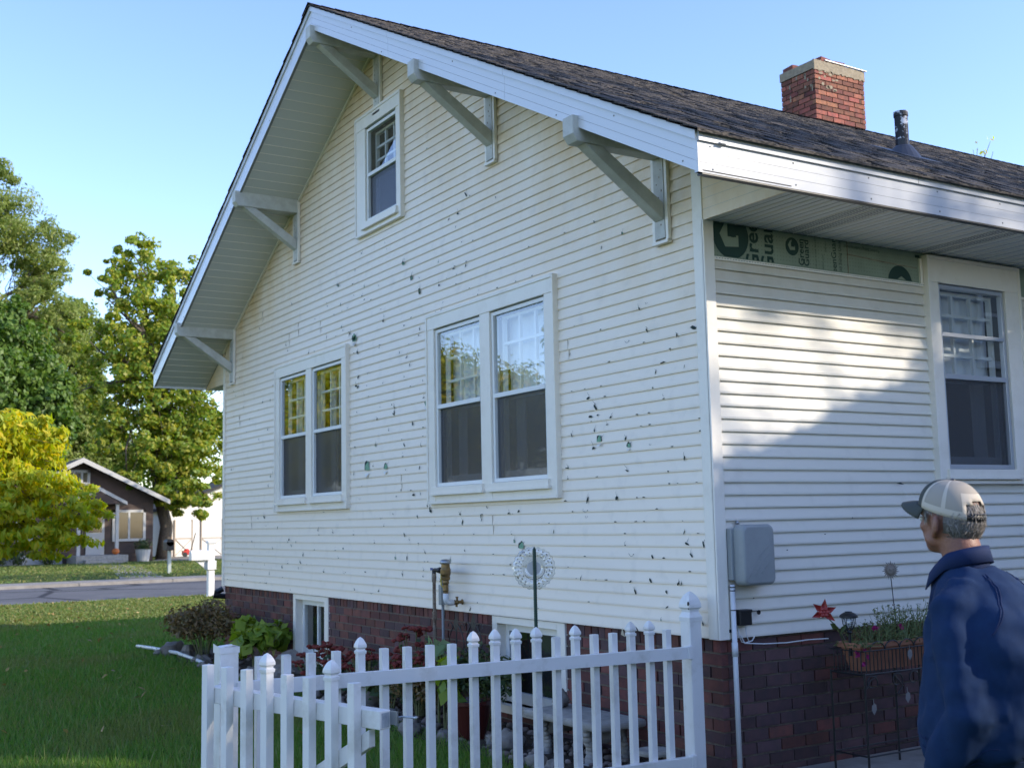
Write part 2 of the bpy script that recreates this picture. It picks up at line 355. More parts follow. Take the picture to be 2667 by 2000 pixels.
DMG = [(5.614,3.985,0.019,'g'),(5.229,3.919,0.009,'d'),(3.956,3.752,0.025,'g'),(3.798,3.727,0.008,'d'),(3.793,3.587,0.028,'g'),(5.212,3.814,0.008,'d'),(5.878,3.819,0.006,'d'),(5.717,3.691,0.008,'d'),(6.214,3.736,0.007,'d'),(5.49,3.506,0.008,'d'),(5.311,3.443,0.019,'d'),(5.218,3.379,0.037,'l'),(5.659,3.448,0.006,'d'),(4.543,3.453,0.015,'d'),(4.526,3.495,0.01,'d'),(4.592,3.573,0.007,'d'),(4.957,3.73,0.006,'d'),(4.815,3.686,0.006,'d'),(6.389,3.396,0.015,'d'),(6.237,3.364,0.01,'d'),(5.127,3.227,0.018,'d'),(5.22,3.213,0.009,'d'),(4.633,3.21,0.012,'d'),(4.066,3.042,0.017,'d'),(3.824,3.209,0.011,'d'),(3.801,3.262,0.014,'d'),(4.006,2.966,0.014,'d'),(4.207,3.104,0.007,'d'),(4.106,3.341,0.007,'d'),(3.964,3.414,0.006,'d'),(3.363,3.429,0.006,'d'),(3.393,3.353,0.013,'d'),(3.492,3.349,0.011,'d'),(3.16,3.341,0.008,'d'),(2.669,3.349,0.008,'d'),(2.138,3.349,0.01,'d'),(2.403,3.346,0.006,'d'),(1.717,3.346,0.014,'d'),(1.948,3.408,0.008,'d'),(2.181,3.406,0.006,'d'),(2.46,3.41,0.007,'d'),(2.766,3.411,0.009,'d'),(2.904,3.488,0.006,'d'),(3.126,3.568,0.007,'d'),(3.162,3.683,0.016,'d'),(2.95,3.667,0.01,'d'),(4.125,3.915,0.023,'g'),(5.112,2.986,0.015,'d'),(5.169,2.9,0.018,'d'),(4.923,2.877,0.008,'d'),(4.882,2.789,0.007,'d'),(5.154,2.638,0.008,'d'),(4.626,2.642,0.007,'d'),(4.378,2.64,0.007,'d'),(4.347,2.551,0.02,'d'),(3.743,2.641,0.014,'d'),(3.692,2.581,0.03,'l'),(4.117,2.871,0.007,'d'),(3.995,2.786,0.007,'d'),(3.754,2.794,0.007,'d'),(4.448,2.408,0.012,'d'),(3.958,2.426,0.022,'d'),(4.177,2.319,0.008,'d'),(3.767,2.319,0.008,'d'),(4.735,2.283,0.022,'g'),(4.131,2.25,0.015,'d'),(4.164,2.168,0.01,'d'),(4.929,2.087,0.051,'l'),(4.52,2.073,0.038,'l'),(4.79,2.094,0.012,'d'),(3.833,2.032,0.018,'d'),(4.106,2.024,0.007,'d'),(5.235,2.041,0.012,'d'),(4.913,1.997,0.021,'w'),(4.203,1.847,0.011,'d'),(4.009,1.847,0.007,'d'),(3.958,1.797,0.017,'d'),(3.824,1.8,0.011,'d'),(4.299,1.794,0.008,'d'),(5.093,1.794,0.012,'w'),(3.696,1.691,0.012,'d'),(3.64,1.645,0.027,'d'),(3.122,1.612,0.012,'d'),(2.344,1.609,0.01,'d'),(2.757,1.594,0.007,'d'),(7.567,2.991,0.009,'d'),(7.814,3,0.013,'d'),(7.467,3.121,0.007,'d'),(7.549,2.111,0.016,'g'),(7.759,1.653,0.018,'g'),(1.561,1.918,0.008,'d'),(1.545,1.84,0.009,'d'),(1.582,1.681,0.007,'d'),(1.098,2.857,0.006,'d'),(1.01,2.618,0.006,'d'),(0.8,2.728,0.016,'w'),(0.624,2.703,0.006,'d'),(1.474,2.723,0.006,'d'),(0.13,2.714,0.024,'d'),(0.427,2.541,0.006,'d'),(0.229,2.482,0.006,'d'),(0.514,2.48,0.013,'d'),(1.112,2.469,0.008,'d'),(1.304,2.466,0.007,'d'),(1.072,2.387,0.007,'d'),(1.266,2.389,0.021,'d'),(1.187,2.318,0.027,'d'),(1.252,2.257,0.018,'d'),(1.159,2.261,0.01,'d'),(0.441,2.309,0.009,'d'),(0.598,2.248,0.006,'d'),(0.724,2.232,0.006,'d'),(1.01,2.234,0.012,'d'),(0.682,2.153,0.007,'d'),(0.591,2.151,0.007,'d'),(1.205,2.156,0.012,'d'),(1.153,2.089,0.026,'l'),(1.221,2.037,0.016,'d'),(0.854,2.074,0.014,'d'),(0.823,2.026,0.02,'l'),(1.538,1.914,0.01,'d'),(1.542,1.838,0.01,'d'),(1.19,1.837,0.006,'d'),(0.424,1.839,0.008,'d'),(0.337,1.781,0.007,'d'),(0.153,1.779,0.006,'d'),(0.417,1.76,0.006,'d'),(0.098,2.149,0.006,'d'),(0.098,2.073,0.006,'d'),(1.311,1.68,0.021,'d'),(0.97,1.686,0.018,'d'),(0.753,1.682,0.007,'d'),(0.68,1.68,0.006,'d'),(0.551,1.604,0.006,'d'),(1.335,1.61,0.024,'w'),(1.327,1.566,0.01,'w'),(0.771,1.531,0.008,'d'),(0.685,1.525,0.006,'d'),(0.997,1.543,0.006,'d'),(0.897,1.447,0.006,'d'),(0.29,1.452,0.012,'d'),(0.16,1.448,0.007,'d'),(0.266,1.383,0.014,'d'),(0.113,1.378,0.017,'d'),(0.897,1.37,0.009,'d'),(0.829,1.314,0.018,'w'),(0.612,1.3,0.013,'d'),(0.229,1.313,0.014,'d'),(0.499,1.291,0.007,'d'),(1.362,1.289,0.007,'d'),(1.589,1.683,0.006,'d'),(1.495,1.601,0.006,'d'),(1.797,1.544,0.006,'d'),(1.116,1.13,0.008,'d'),(0.363,1.14,0.011,'d'),(0.8,1.067,0.011,'d'),(0.485,1.08,0.011,'d'),(0.248,1.18,0.006,'d'),(3.082,1.545,0.015,'d'),(2.771,1.56,0.01,'d'),(2.324,1.451,0.009,'d'),(2.9,1.45,0.006,'d'),(2.283,1.392,0.021,'g'),(2.188,1.355,0.03,'l'),(3.052,1.315,0.012,'d'),(3.296,1.232,0.015,'g'),(2.344,1.217,0.009,'d'),(2.605,1.136,0.006,'d'),(2.447,1.134,0.007,'d'),(3.792,1.085,0.01,'d'),(3.78,1.137,0.01,'d'),(2.982,0.844,0.016,'d'),(1.121,1.132,0.01,'d'),(1.329,0.974,0.006,'d'),(0.802,1.07,0.012,'d'),(0.484,0.986,0.014,'d'),(0.365,1.139,0.007,'d'),(0.147,0.904,0.011,'d'),(2.859,0.9,0.006,'d'),(5.025,4.202,0.01,'d'),(4.098,3.915,0.026,'g'),(3.945,3.748,0.031,'g'),(3.796,3.593,0.031,'g'),(5.58,3.979,0.021,'g'),(5.236,3.918,0.01,'d'),(4.635,3.806,0.007,'d'),(4.971,3.729,0.007,'d'),(4.812,3.686,0.007,'d'),(5.897,3.821,0.009,'d'),(5.694,3.683,0.009,'d'),(4.547,3.448,0.015,'d'),(4.112,3.338,0.006,'d'),(5.476,3.503,0.007,'d'),(5.326,3.442,0.021,'d'),(5.202,3.371,0.041,'l'),(4.627,3.21,0.01,'d'),(5.141,3.233,0.014,'d'),(6.398,3.392,0.015,'d'),(5.124,2.98,0.015,'d'),(7.818,2.997,0.014,'d'),(7.558,2.988,0.014,'d'),(7.475,3.125,0.008,'d'),(4.325,2.557,0.019,'d'),(5.126,2.886,0.017,'d'),(8.933,1.097,0.008,'d'),(8.489,1.096,0.007,'d'),(7.726,1.105,0.011,'g'),(6.999,1.156,0.01,'d'),(6.64,1.16,0.012,'g'),(6.685,1.095,0.008,'d'),(8.348,0.994,0.009,'d'),(7.573,1.008,0.016,'g'),(9.049,0.918,0.01,'d'),(7.716,0.91,0.007,'d'),(7.156,0.988,0.007,'d'),(6.544,1.236,0.011,'g'),(7.871,0.911,0.006,'d'),(6.92,0.857,0.008,'d'),(7.739,1.647,0.017,'d'),(7.32,1.527,0.011,'d'),(6.965,1.398,0.016,'d'),(7.956,1.639,0.012,'d'),(7.465,1.293,0.011,'d'),(5.753,1.47,0.015,'d'),(5.243,1.468,0.01,'d'),(4.371,1.634,0.009,'d'),(3.647,1.661,0.017,'d'),(3.119,1.613,0.012,'d'),(2.78,1.589,0.012,'d'),(2.356,1.607,0.012,'d'),(6.626,1.152,0.016,'d'),(6.24,1.279,0.01,'d'),(5.469,1.083,0.025,'w'),(5.994,1.07,0.015,'d'),(4.981,1.095,0.014,'d'),(4.332,1.236,0.023,'g'),(4.099,1.239,0.018,'d'),(8.485,1.201,0.012,'d'),(8.159,1.369,0.012,'d'),(7.174,1.091,0.017,'d'),(6.561,1.227,0.016,'d'),(6.76,1.373,0.011,'d'),(4.77,1.38,0.009,'d'),(4.05,1.403,0.013,'d'),(5.696,1.308,0.01,'d'),(3.872,1.343,0.009,'d'),(3.083,1.518,0.008,'d'),(3.403,1.462,0.008,'d'),(6.114,1.471,0.01,'d'),(4.567,1.53,0.009,'d'),(7.62,2.006,0.012,'d'),(5.99,1.684,0.01,'d'),(4.194,1.094,0.013,'d'),(3.702,1.205,0.009,'d'),(7.471,2.159,0.011,'d'),(8.262,2.837,0.012,'d'),(7.935,2.563,0.012,'d'),(0.708,4.097,0.007,'d'),(0.424,3.856,0.007,'d'),(3.62,4.889,0.007,'d'),(2.937,4.272,0.02,'d'),(2.87,4.264,0.01,'d'),(2.456,4.126,0.01,'d'),(3.078,4.143,0.015,'d'),(3.236,4.128,0.012,'d'),(3.116,4.036,0.007,'d'),(1.501,3.64,0.006,'d'),(1.987,3.641,0.008,'d'),(3.018,3.883,0.007,'d'),(2.834,3.851,0.006,'d'),(4.119,3.92,0.024,'g'),(2.957,3.67,0.012,'d'),(3.145,3.69,0.008,'d'),(5.011,4.2,0.01,'d'),(4.492,4.194,0.008,'d'),(1.058,3.42,0.006,'d')]
def chip(b, y, z, s, k, r):
    x = -.0016
    def blob(cy, cz, w, h, n, mat, xo=0, flat=True, ang=0):
        P = []; ca, sa = math.cos(ang), math.sin(ang)
        for i in range(n):
            a = 2*math.pi*i/n+r.uniform(-.3,.3); q = r.uniform(.55,1.15)
            pz = math.sin(a)*h*q
            if flat and pz < -h*.3: pz = -h*.35
            py = math.cos(a)*w*q; P.append((x-xo, cy+py*ca-pz*sa, cz+py*sa+pz*ca))
        b.poly(P, mat)
    def crack(y0, z0, y1, z1, w=.0016, mat=1):
        d = Vector((0, y1-y0, z1-z0)); n = Vector((0, -d.z, d.y)).normalized()*w
        mid = Vector((x, (y0+y1)/2, (z0+z1)/2))+n*r.uniform(-3, 3)
        b.poly([(x, y0-n.y, z0-n.z), (x, y0+n.y, z0+n.z), tuple(mid+n*.7), (x, y1, z1), tuple(mid-n*.7)], mat)
    zl = Z0+E*round((z-Z0)/E)
    if k == 'd':
        if s < .030 and abs(z-zl) < .03: blob(y, zl+.003+s*.10, s*r.uniform(.4,.75), s*r.uniform(.14,.28), 7, 1)         # bite out of the lower edge of a course
        else: blob(y, z, s*r.uniform(.42,.62), s*r.uniform(.12,.26), 9, 1, flat=False, ang=r.choice((r.uniform(.6,1.3), r.uniform(-.5,.4), r.uniform(1.6,2.3))))
        if s > .026 and r.random() < .75: crack(y+jit(.01), z+s*.3, y+r.uniform(-1,1)*s, z+s*r.uniform(.7,1.3))
    elif k == 'g':
        blob(y, z, s*.24, s*.5, 9, 1, ang=-.25); blob(y-s*.10, z-s*.06, s*.14, s*.34, 8, 2, .0006, ang=-.25); crack(y, z+s*.4, y-s*.3, z+s*.95)
    elif k == 'l':
        blob(y, z, s*.42, s*.46, 10, 1); blob(y-s*.07, z-s*.03, s*.38, s*.44, 10, 2, .0006)
        b.poly([(x-.002, y+s*.35, z-s*.4), (x-.016, y-s*.1, z-s*.62), (x-.002, y-s*.4, z-s*.36)], 3)   # hanging flap
        crack(y-s*.3, z+s*.2, y-s*.75, z+s*.45)
    else:
        n = 7; P0 = []; a0 = r.uniform(2.4, 3.4)
        for i in range(n):
            a = a0+i/(n-1)*2.2; P0.append((y-math.cos(a)*s*.6, z+math.sin(a)*s*.35+s*.1))
        for i in range(n-1): crack(P0[i][0], P0[i][1], P0[i+1][0], P0[i+1][1], .002)
        blob(y-s*.4, z-s*.05, s*.16, s*.1, 6, 1)
rr = random.Random(5); DMG = [(y, z, s*(3.0 if k == 'l' else 2.5 if k == 'g' else 2.3) if s > .02 else max(s*2.9, .026), k) for (y, z, s, k) in DMG]
for (y, z, s, k) in DMG:
    if Z0+.02 < z < 6.2: chip(b, y, z, s, k, rr)
for i in range(150):
    y = rr.uniform(.15, 9.0); z = Z0+E*rr.randint(1, 42)+.004; h0 = abs(y-MID)
    if z > soff(y)-.35 or any(a-.12 < y < c+.12 and v0-.12 < z < v1+.12 for a, c, v0, v1 in HOLES): continue
    chip(b, y, z if rr.random() < .7 else z+rr.uniform(.01,.06), rr.uniform(.014,.044), rr.choice('dddddddwg'), rr)
for i in range(16):                        # butt seams between siding lengths
    y = rr.uniform(.3, 9); z = Z0+E*rr.randint(0, 44)
    if any(h0-.1 < y < h1+.1 and v0-.15 < z+E < v1+.1 for h0, h1, v0, v1 in HOLES) or z+2*E > soff(y)-.1: continue
    for q in (0, 1): b.box(-.0006, .006, y+.012*q-.0009, y+.012*q+.0009, z+E*q+.004, z+E*(q+1)-.002, 4)
M['seam'] = mat('siding seam', (.5,.46,.38), .7)
b.build('gable_siding', [M['siding_gable'], M['hole'], M['hole_green'], M['vinyl_back'], M['seam']], H)

b = MB()
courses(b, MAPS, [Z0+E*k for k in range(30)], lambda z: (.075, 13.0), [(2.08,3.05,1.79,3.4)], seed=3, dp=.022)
tear = [(1.62,1.745),(1.66,1.75),(1.70,1.735),(1.655,1.738)]
b.poly([(x, -.006, z) for x, z in tear], 1); b.poly([(1.66,-.007,1.742),(1.705,-.03,1.65),(1.69,-.03,1.66)], 2)
for (x, z) in ((.58,1.33),(.92,1.42),(1.18,1.52),(.28,1.05)): b.box(x-.003, x+.003, -.004, .0, z-.003, z+.003, 1)
b.build('side_siding', [M['siding_side'], M['hole'], M['vinyl_back']], H)

# corner posts, bottom starter, plain walls on the far sides
b = MB(); b.box(-.008, .012, .0, .092, Z0-.004, 3.80); b.box(-.008, .076, -.008, .012, Z0-.004, 3.372); b.build('corner_board', M['trim'], H, bevel=.004)
b = MB(); b.box(-.006, .02, GW-.06, GW+.006, Z0-.004, 3.62); b.build('corner_board', M['trim'], H, bevel=.003)
b = MB(); b.box(.10, 13, GW-.02, GW, .0, 3.5); b.box(12.98, 13, 0, GW, 0, 3.4); b.prism([(12.99,0,3.4),(12.99,GW,3.4),(12.99,MID,5.9)], (.01,0,0))
b.build('rear_wall', M['siding_side'], H)

# brick foundation, every brick laid
def bricks(b, mp, u0, u1, zs, ln=.205, hole=(), seed=2, gap=.012, h=.063, depth=.05, mats=(0,0,0)):
    r = random.Random(seed)
    for k, z in enumerate(zs):
        u = u0-(ln/2 if k % 2 else 0)
        while u < u1:
            a, c = max(u, u0), min(u+ln-gap, u1); u += ln
            if c-a < .02: continue
            if any(h0 < c and a < h1 and v0 < z+h and z < v1 for h0, h1, v0, v1 in hole):
                done = False
                for h0, h1, v0, v1 in hole:
                    if h0 < c and a < h1 and v0 < z+h and z < v1:
                        if a < h0-.03: c = h0
                        elif c > h1+.03: a = h1
                        else: done = True
                if done: continue
            j = r.uniform(-.003, .003); w = r.uniform(-.003, .003)
            p, q = mp(a, z+r.uniform(-.001,.001), w), mp(c, z+h, w-depth)
            b.box(min(p[0],q[0]), max(p[0],q[0]), min(p[1],q[1]), max(p[1],q[1]), min(p[2],q[2]), max(p[2],q[2]), r.choice(mats))
BW = [(1.66,2.67,.16,.9),(5.93,6.89,.16,.9)]
b = MB()
bz = [.74-.0765*k for k in range(11)]
bricks(b, lambda u, v, w: (.03-w, u, v), .03, GW-.03, bz[1:], hole=BW, seed=4, mats=(0,0,1))
bricks(b, lambda u, v, w: (.03-w, u, v), .03, GW-.03, [.74], ln=.078, hole=BW, seed=6, h=.085, mats=(0,0,1))
bricks(b, lambda u, v, w: (u, .03-w, v), .085, 13, bz, seed=9, mats=(1,1,1,1,1,0))
b.box(.041, .2, .041, 1.66, -.05, Z0+.02, 2); b.box(.041, .2, 2.67, 5.93, -.05, Z0+.02, 2); b.box(.041, .2, 6.89, GW-.041, -.05, Z0+.02, 2)
b.box(.041, .2, 1.66, 2.67, -.05, .16, 2); b.box(.041, .2, 5.93, 6.89, -.05, .16, 2)
b.box(.2, 13, .041, .2, -.05, Z0+.02, 2)
b.build('brick_foundation', [M['brick'], M['brick_dark'], M['mortar']], H, bevel=0)
b = MB(); b.box(.16, .2, 9.2, 9.6, .66, .8); b.tube([(.02,GW+.02,.78),(-.06,GW+.05,.74),(-.10,GW+.02,.70),(.1,GW-.0,.68)], .035, 8); b.build('drain_spout', M['black'], H)

# windows
def window(mp, u0, u1, v0, v1, sashes, sv0, sv1, mid, head=.115, side=.105, blind=False, extra=None, muntin=(2,2), seed=0, curtain=True):
    r = random.Random(seed)
    b = WB(mp)
    b.b(u0, u1, v1-head, v1, -.03, .034); b.b(u0-.002, u1+.002, v1-.006, v1+.022, -.02, .042)
    ss = sorted(sashes)
    b.b(u0, ss[0][0]-.004, v0, v1-head, -.03, .030); b.b(ss[-1][1]+.004, u1, v0, v1-head, -.03, .030)
    b.b(u0-.022, u0, v0-.01, v1+.02, -.02, .040); b.b(u1, u1+.022, v0-.01, v1+.02, -.02, .040)
    for i in range(len(ss)-1): b.b(ss[i][1]+.004, ss[i+1][0]-.004, v0, v1-head, -.03, .030)
    b.b(ss[0][0]-.004, ss[-1][1]+.004, v0, sv0-.055, -.03, .026); b.b(u0-.02, u1+.02, v0-.022, v0, -.02, .040)
    W_ = b.build('window', M['trim'], H, bevel=.003)
    for (a, c) in ss:
        b = WB(mp); b.b(a-.035, c+.035, sv0-.053, sv0-.004, .0, .052); b.b(a-.05, c+.05, sv0-.075, sv0-.053, .0, .064); b.build('sill', M['trim'], W_, bevel=.002)
        b = WB(mp); fw = .030
        b.b(a, a+fw, sv0, sv1, -.022, .012); b.b(c-fw, c, sv0, sv1, -.022, .012); b.b(a+fw, c-fw, sv1-fw, sv1, -.022, .012); b.b(a+fw, c-fw, sv0, sv0+fw, -.022, .012)
        b.b(a+fw, c-fw, mid-.018, mid+.018, -.024, .016)
        if extra: b.b(a+fw, c-fw, extra-.014, extra+.014, -.024, .014)
        b.build('sash', M['sash'] if not extra else M['steel_trim'], W_, bevel=.002)
        b = WB(mp); b.poly([mp(a+fw, mid+.018, -.006), mp(c-fw, mid+.018, -.006), mp(c-fw, sv1-fw, -.006), mp(a+fw, sv1-fw, -.006)]); b.build('pane', M['glass'], W_)
        b = WB(mp); b.poly([mp(a+fw, sv0+fw, -.030), mp(c-fw, sv0+fw, -.030), mp(c-fw, mid-.018, -.030), mp(a+fw, mid-.018, -.030)]); b.build('pane', M['glass'], W_)
        b = WB(mp); b.poly([mp(a+fw, sv0+fw, -.014), mp(c-fw, sv0+fw, -.014), mp(c-fw, mid-.018, -.014), mp(a+fw, mid-.018, -.014)]); b.build('insect_screen', M['screen'], W_)
        b = WB(mp); q = .024                                        # the old wooden sash behind the storm window
        b.b(a+fw, a+fw+q, sv0+fw, sv1-fw, -.105, -.07); b.b(c-fw-q, c-fw, sv0+fw, sv1-fw, -.105, -.07); b.b(a+fw+q, c-fw-q, sv1-fw-q, sv1-fw, -.105, -.07)
        b.b(a+fw+q, c-fw-q, sv0+fw, sv0+fw+.06, -.105, -.07); b.b(a+fw+q, c-fw-q, mid-.02, mid+.02, -.11, -.065)
        nu, nv = muntin
        for i in range(nu):
            x = a+fw+q+(c-a-2*fw-2*q)*(i+1)/(nu+1); b.b(x-.011, x+.011, mid+.02, sv1-fw-q, -.10, -.075)
        for i in range(nv):
            z = mid+.02+(sv1-fw-q-mid-.02)*(i+1)/(nv+1); b.b(a+fw+q, c-fw-q, z-.011, z+.011, -.101, -.074)
        b.build('inner_sash', M['sash'], W_)
        b = WB(mp)
        n = 60
        def sheetc(ua, ub, va, vb, w, amp, mt):
            V = []
            for i in range(n+1):
                u = ua+(ub-ua)*i/n; ww = w+amp*math.sin(i*.9)+amp*.6*math.sin(i*.37+seed)
                V += [mp(u, va, ww), mp(u, vb, ww)]
            b.add(V, [(2*i, 2*i+2, 2*i+3, 2*i+1) for i in range(n)], mt)
        if blind: sheetc(a, c, mid-.02, sv1, -.16, .002, 1)
        if curtain:
            sheetc(a+.02, a+.2, sv0, sv1, -.2, .012, 0); sheetc(c-.16, c-.02, sv0, sv1, -.2, .012, 0)
        if blind or curtain: b.build('curtain', [M['curtain'], M['blind']], W_)
    b = WB(mp); a, c = ss[0][0]-.03, ss[-1][1]+.03
    P = [mp(a,v0,-.031),mp(c,v0,-.031),mp(c,v1,-.031),mp(a,v1,-.031),mp(a,v0,-1.2),mp(c,v0,-1.2),mp(c,v1,-1.2),mp(a,v1,-1.2)]
    b.add(P, [(4,5,6,7),(0,1,5,4),(1,2,6,5),(2,3,7,6),(3,0,4,7)]); b.build('room_behind', M['room'], W_)
    return W_
M['steel_trim'] = mat('mill aluminium frame', (.50,.53,.58), .3, metal=.5)
window(MAPG, 1.645, 3.605, 1.725, 3.325, [(1.76,2.545),(2.705,3.487)], 1.85, 3.20, 2.53, blind=True, seed=1)
window(MAPG, 5.355, 7.315, 1.725, 3.325, [(5.47,6.255),(6.415,7.197)], 1.85, 3.20, 2.53, seed=2)
window(MAPG, 4.10, 5.07, 4.375, 5.545, [(4.19,4.86)], 4.475, 5.41, 4.94, head=.12, seed=3, curtain=False, blind=False)
window(MAPS, 2.06, 3.07, 1.76, 3.335, [(2.16,2.905)], 1.845, 3.16, 2.50, head=.17, extra=2.80, muntin=(2,3), seed=4, blind=True)

# basement windows
for (a, c) in ((1.66,2.67),(5.93,6.89)):
    b = WB(lambda u, v, w: (.03-w, u, v))
    b.b(a, a+.10, .16, Z0-.006, -.12, .012); b.b(c-.07, c, .16, Z0-.006, -.12, .012); b.b(a+.10, c-.07, .76, Z0-.006, -.12, .012)
    b.b(a-.03, c+.03, .10, .16, -.12, .05)
    Wb = b.build('basement_window', M['trim'], H, bevel=.003)
    b = WB(lambda u, v, w: (.03-w, u, v))
    b.b(a+.10, a+.15, .16, .76, -.11, -.07); b.b(c-.12, c-.07, .16, .76, -.11, -.07); b.b(a+.15, c-.12, .70, .76, -.11, -.07); b.b(a+.15, c-.12, .16, .24, -.11, -.07)
    m_ = (a+c)/2; b.b(m_-.015, m_+.015, .24, .70, -.11, -.075); b.build('sash', M['sash'], Wb, bevel=.002)
    b = MB(); b.poly([(.12, a+.15, .24), (.12, c-.12, .24), (.12, c-.12, .70), (.12, a+.15, .70)]); b.build('pane', M['glass'], Wb)
    b = MB(); b.box(.28, .3, a, c, .16, .82); b.box(.2, .3, a-.01, a, .16, .82); b.box(.2, .3, c, c+.01, .16, .82); b.build('room_behind', M['room'], Wb)

# housewrap boards left bare under the side soffit, with their printing
M['board'] = mat('green sheathing board', (.27,.335,.25), .75, col2=(.20,.25,.19), vscale=3)
M['print'] = mat('dark green print', (.012,.045,.035), .7)
b = MB(); zt, zb = 3.372, Z0+30*E-.02
b.box(.076, 1.283, .012, .04, zb, zt, 0); b.box(1.285, 13, .010, .04, zb, zt, 0)
for i in range(int(2.0/.027)):
    for k in range(8):
        x = .09+i*.027; z = zb+.03+k*.025
        if z < zt: b.add([(x-.002,.0094,z-.002),(x+.002,.0094,z-.002),(x+.002,.0094,z+.002),(x-.002,.0094,z+.002)], [(0,1,2,3)], 1)
b.poly([(1.29,.0095,3.29),(1.6,.0095,3.275),(1.98,.0095,3.262),(1.98,.0095,3.256),(1.6,.0095,3.268),(1.29,.0095,3.283)], 3)
b.box(1.283,1.286,.008,.03,zb,zt,3)
board = b.build('sheathing_board', [M['board'], M['hole'], M['print'], M['rust']], H)
bm_all = bmesh.new()
def put(me, mtx):
    q = bmesh.new(); q.from_mesh(me); bmesh.ops.transform(q, matrix=mtx, verts=q.verts); t_ = bpy.data.meshes.new('t'); q.to_mesh(t_); q.free(); bm_all.from_mesh(t_); bpy.data.meshes.remove(t_)
def text(s, size, x, z, ang, bold=.0):
    cu = bpy.data.curves.new('t', 'FONT'); cu.body = s; cu.size = size; cu.offset = bold*size; cu.resolution_u = 3; cu.fill_mode = 'FRONT'
    o = bpy.data.objects.new('t', cu); COL.objects.link(o); dg = bpy.context.evaluated_depsgraph_get(); me = bpy.data.meshes.new_from_object(o.evaluated_get(dg))
    put(me, Matrix.Translation((x, .0085, z)) @ Matrix.Rotation(ang, 4, 'Y') @ Matrix.Rotation(math.pi/2, 4, 'X'))
    bpy.data.objects.remove(o); bpy.data.curves.remove(cu); bpy.data.meshes.remove(me)
UPW = -math.pi/2
text('Green', .155, .462, 3.09, UPW, .02); text('Guard', .155, .592, 3.09, UPW, .02)
text('Green', .070, .868, 3.165, UPW, .016); text('Guard', .070, .915, 3.165, UPW, .016)
text('GreenGuard', .066, 1.172, 3.07, UPW, .006); text('Fanfold Siding Underlayment', .036, 1.222, 3.09, UPW)
text('Fanfold Siding Underlayment', .030, 1.60, 3.350, math.pi, .002)
text('www.  128 sq ft  R-value  4 ft x 50 ft', .018, .985, 3.11, UPW); text('see installation guide', .018, 1.05, 3.11, UPW); text('fold here', .020, 1.08, 3.28, UPW)
text('Fanfold Siding Underlayment', .030, 2.95, 3.350, math.pi, .002)
def disc(cx, cz, r, y, a0=0, a1=2*math.pi, n=40):
    vs = [bm_all.verts.new((cx+math.cos(a0+(a1-a0)*i/n)*r, y, cz+math.sin(a0+(a1-a0)*i/n)*r)) for i in range(n)]; bm_all.faces.new(vs)
def pol(pts, y):
    bm_all.faces.new([bm_all.verts.new((px, y, pz)) for px, pz in pts])
disc(.232, 3.298, .150, .0088); disc(.765, 3.285, .060, .0088); disc(1.80, 3.135, .125, .0088, 0, math.pi)
pol([(1.97,3.335),(2.02,3.335),(2.02,3.355),(1.97,3.355)], .0088)
geo = bm_all.verts[:]+bm_all.edges[:]+bm_all.faces[:]
bmesh.ops.bisect_plane(bm_all, geom=geo, plane_co=(0,0,zt-.002), plane_no=(0,0,1), clear_outer=True)
geo = bm_all.verts[:]+bm_all.edges[:]+bm_all.faces[:]
bmesh.ops.bisect_plane(bm_all, geom=geo, plane_co=(0,0,zb+.028), plane_no=(0,0,-1), clear_outer=True)
me = bpy.data.meshes.new('printing'); bm_all.to_mesh(me); bm_all.free(); me.materials.append(M['print']); link('printing', me, board)
b = MB()                                                       # the pale letter shape inside each dark disc
def gmark(cx, cz, r, y):
    b.poly([(cx+dx*r, y, cz+dz*r) for dx, dz in ((-.05,.75),(-.32,.6),(-.62,.12),(-.33,-.42),(.42,-.36),(.42,.12),(.18,.12),(.18,.02),(.02,.02))], 0)
gmark(.232, 3.285, .150, .0080); gmark(.765, 3.285, .060, .0080)
b.poly([(1.77,.008,zb+.03),(1.815,.008,zb+.055),(1.86,.008,zb+.03)], 0)
b2 = MB(); b2.box(.205,.275,.0065,.0075,3.29,3.369,0); b2.box(.755,.785,.0065,.0075,3.283,3.315,0)
b.build('printed_mark', M['board'], board); b2.build('printed_mark', M['print'], board)
b = MB(); b.box(.076, 2.04, -.004, .012, zb-.002, zb+.018, 0); b.box(3.09, 13, -.004, .012, zb-.002, zb+.018, 0)
for i in range(85): b.box(.09+i*.023, .104+i*.023, -.0046, -.004, zb+.008, zb+.0115, 1)
b.box(2.005, 2.03, -.002, .012, zb, 3.33, 0)
b.build('top_trim', [M['trim'], M['hole']], H)

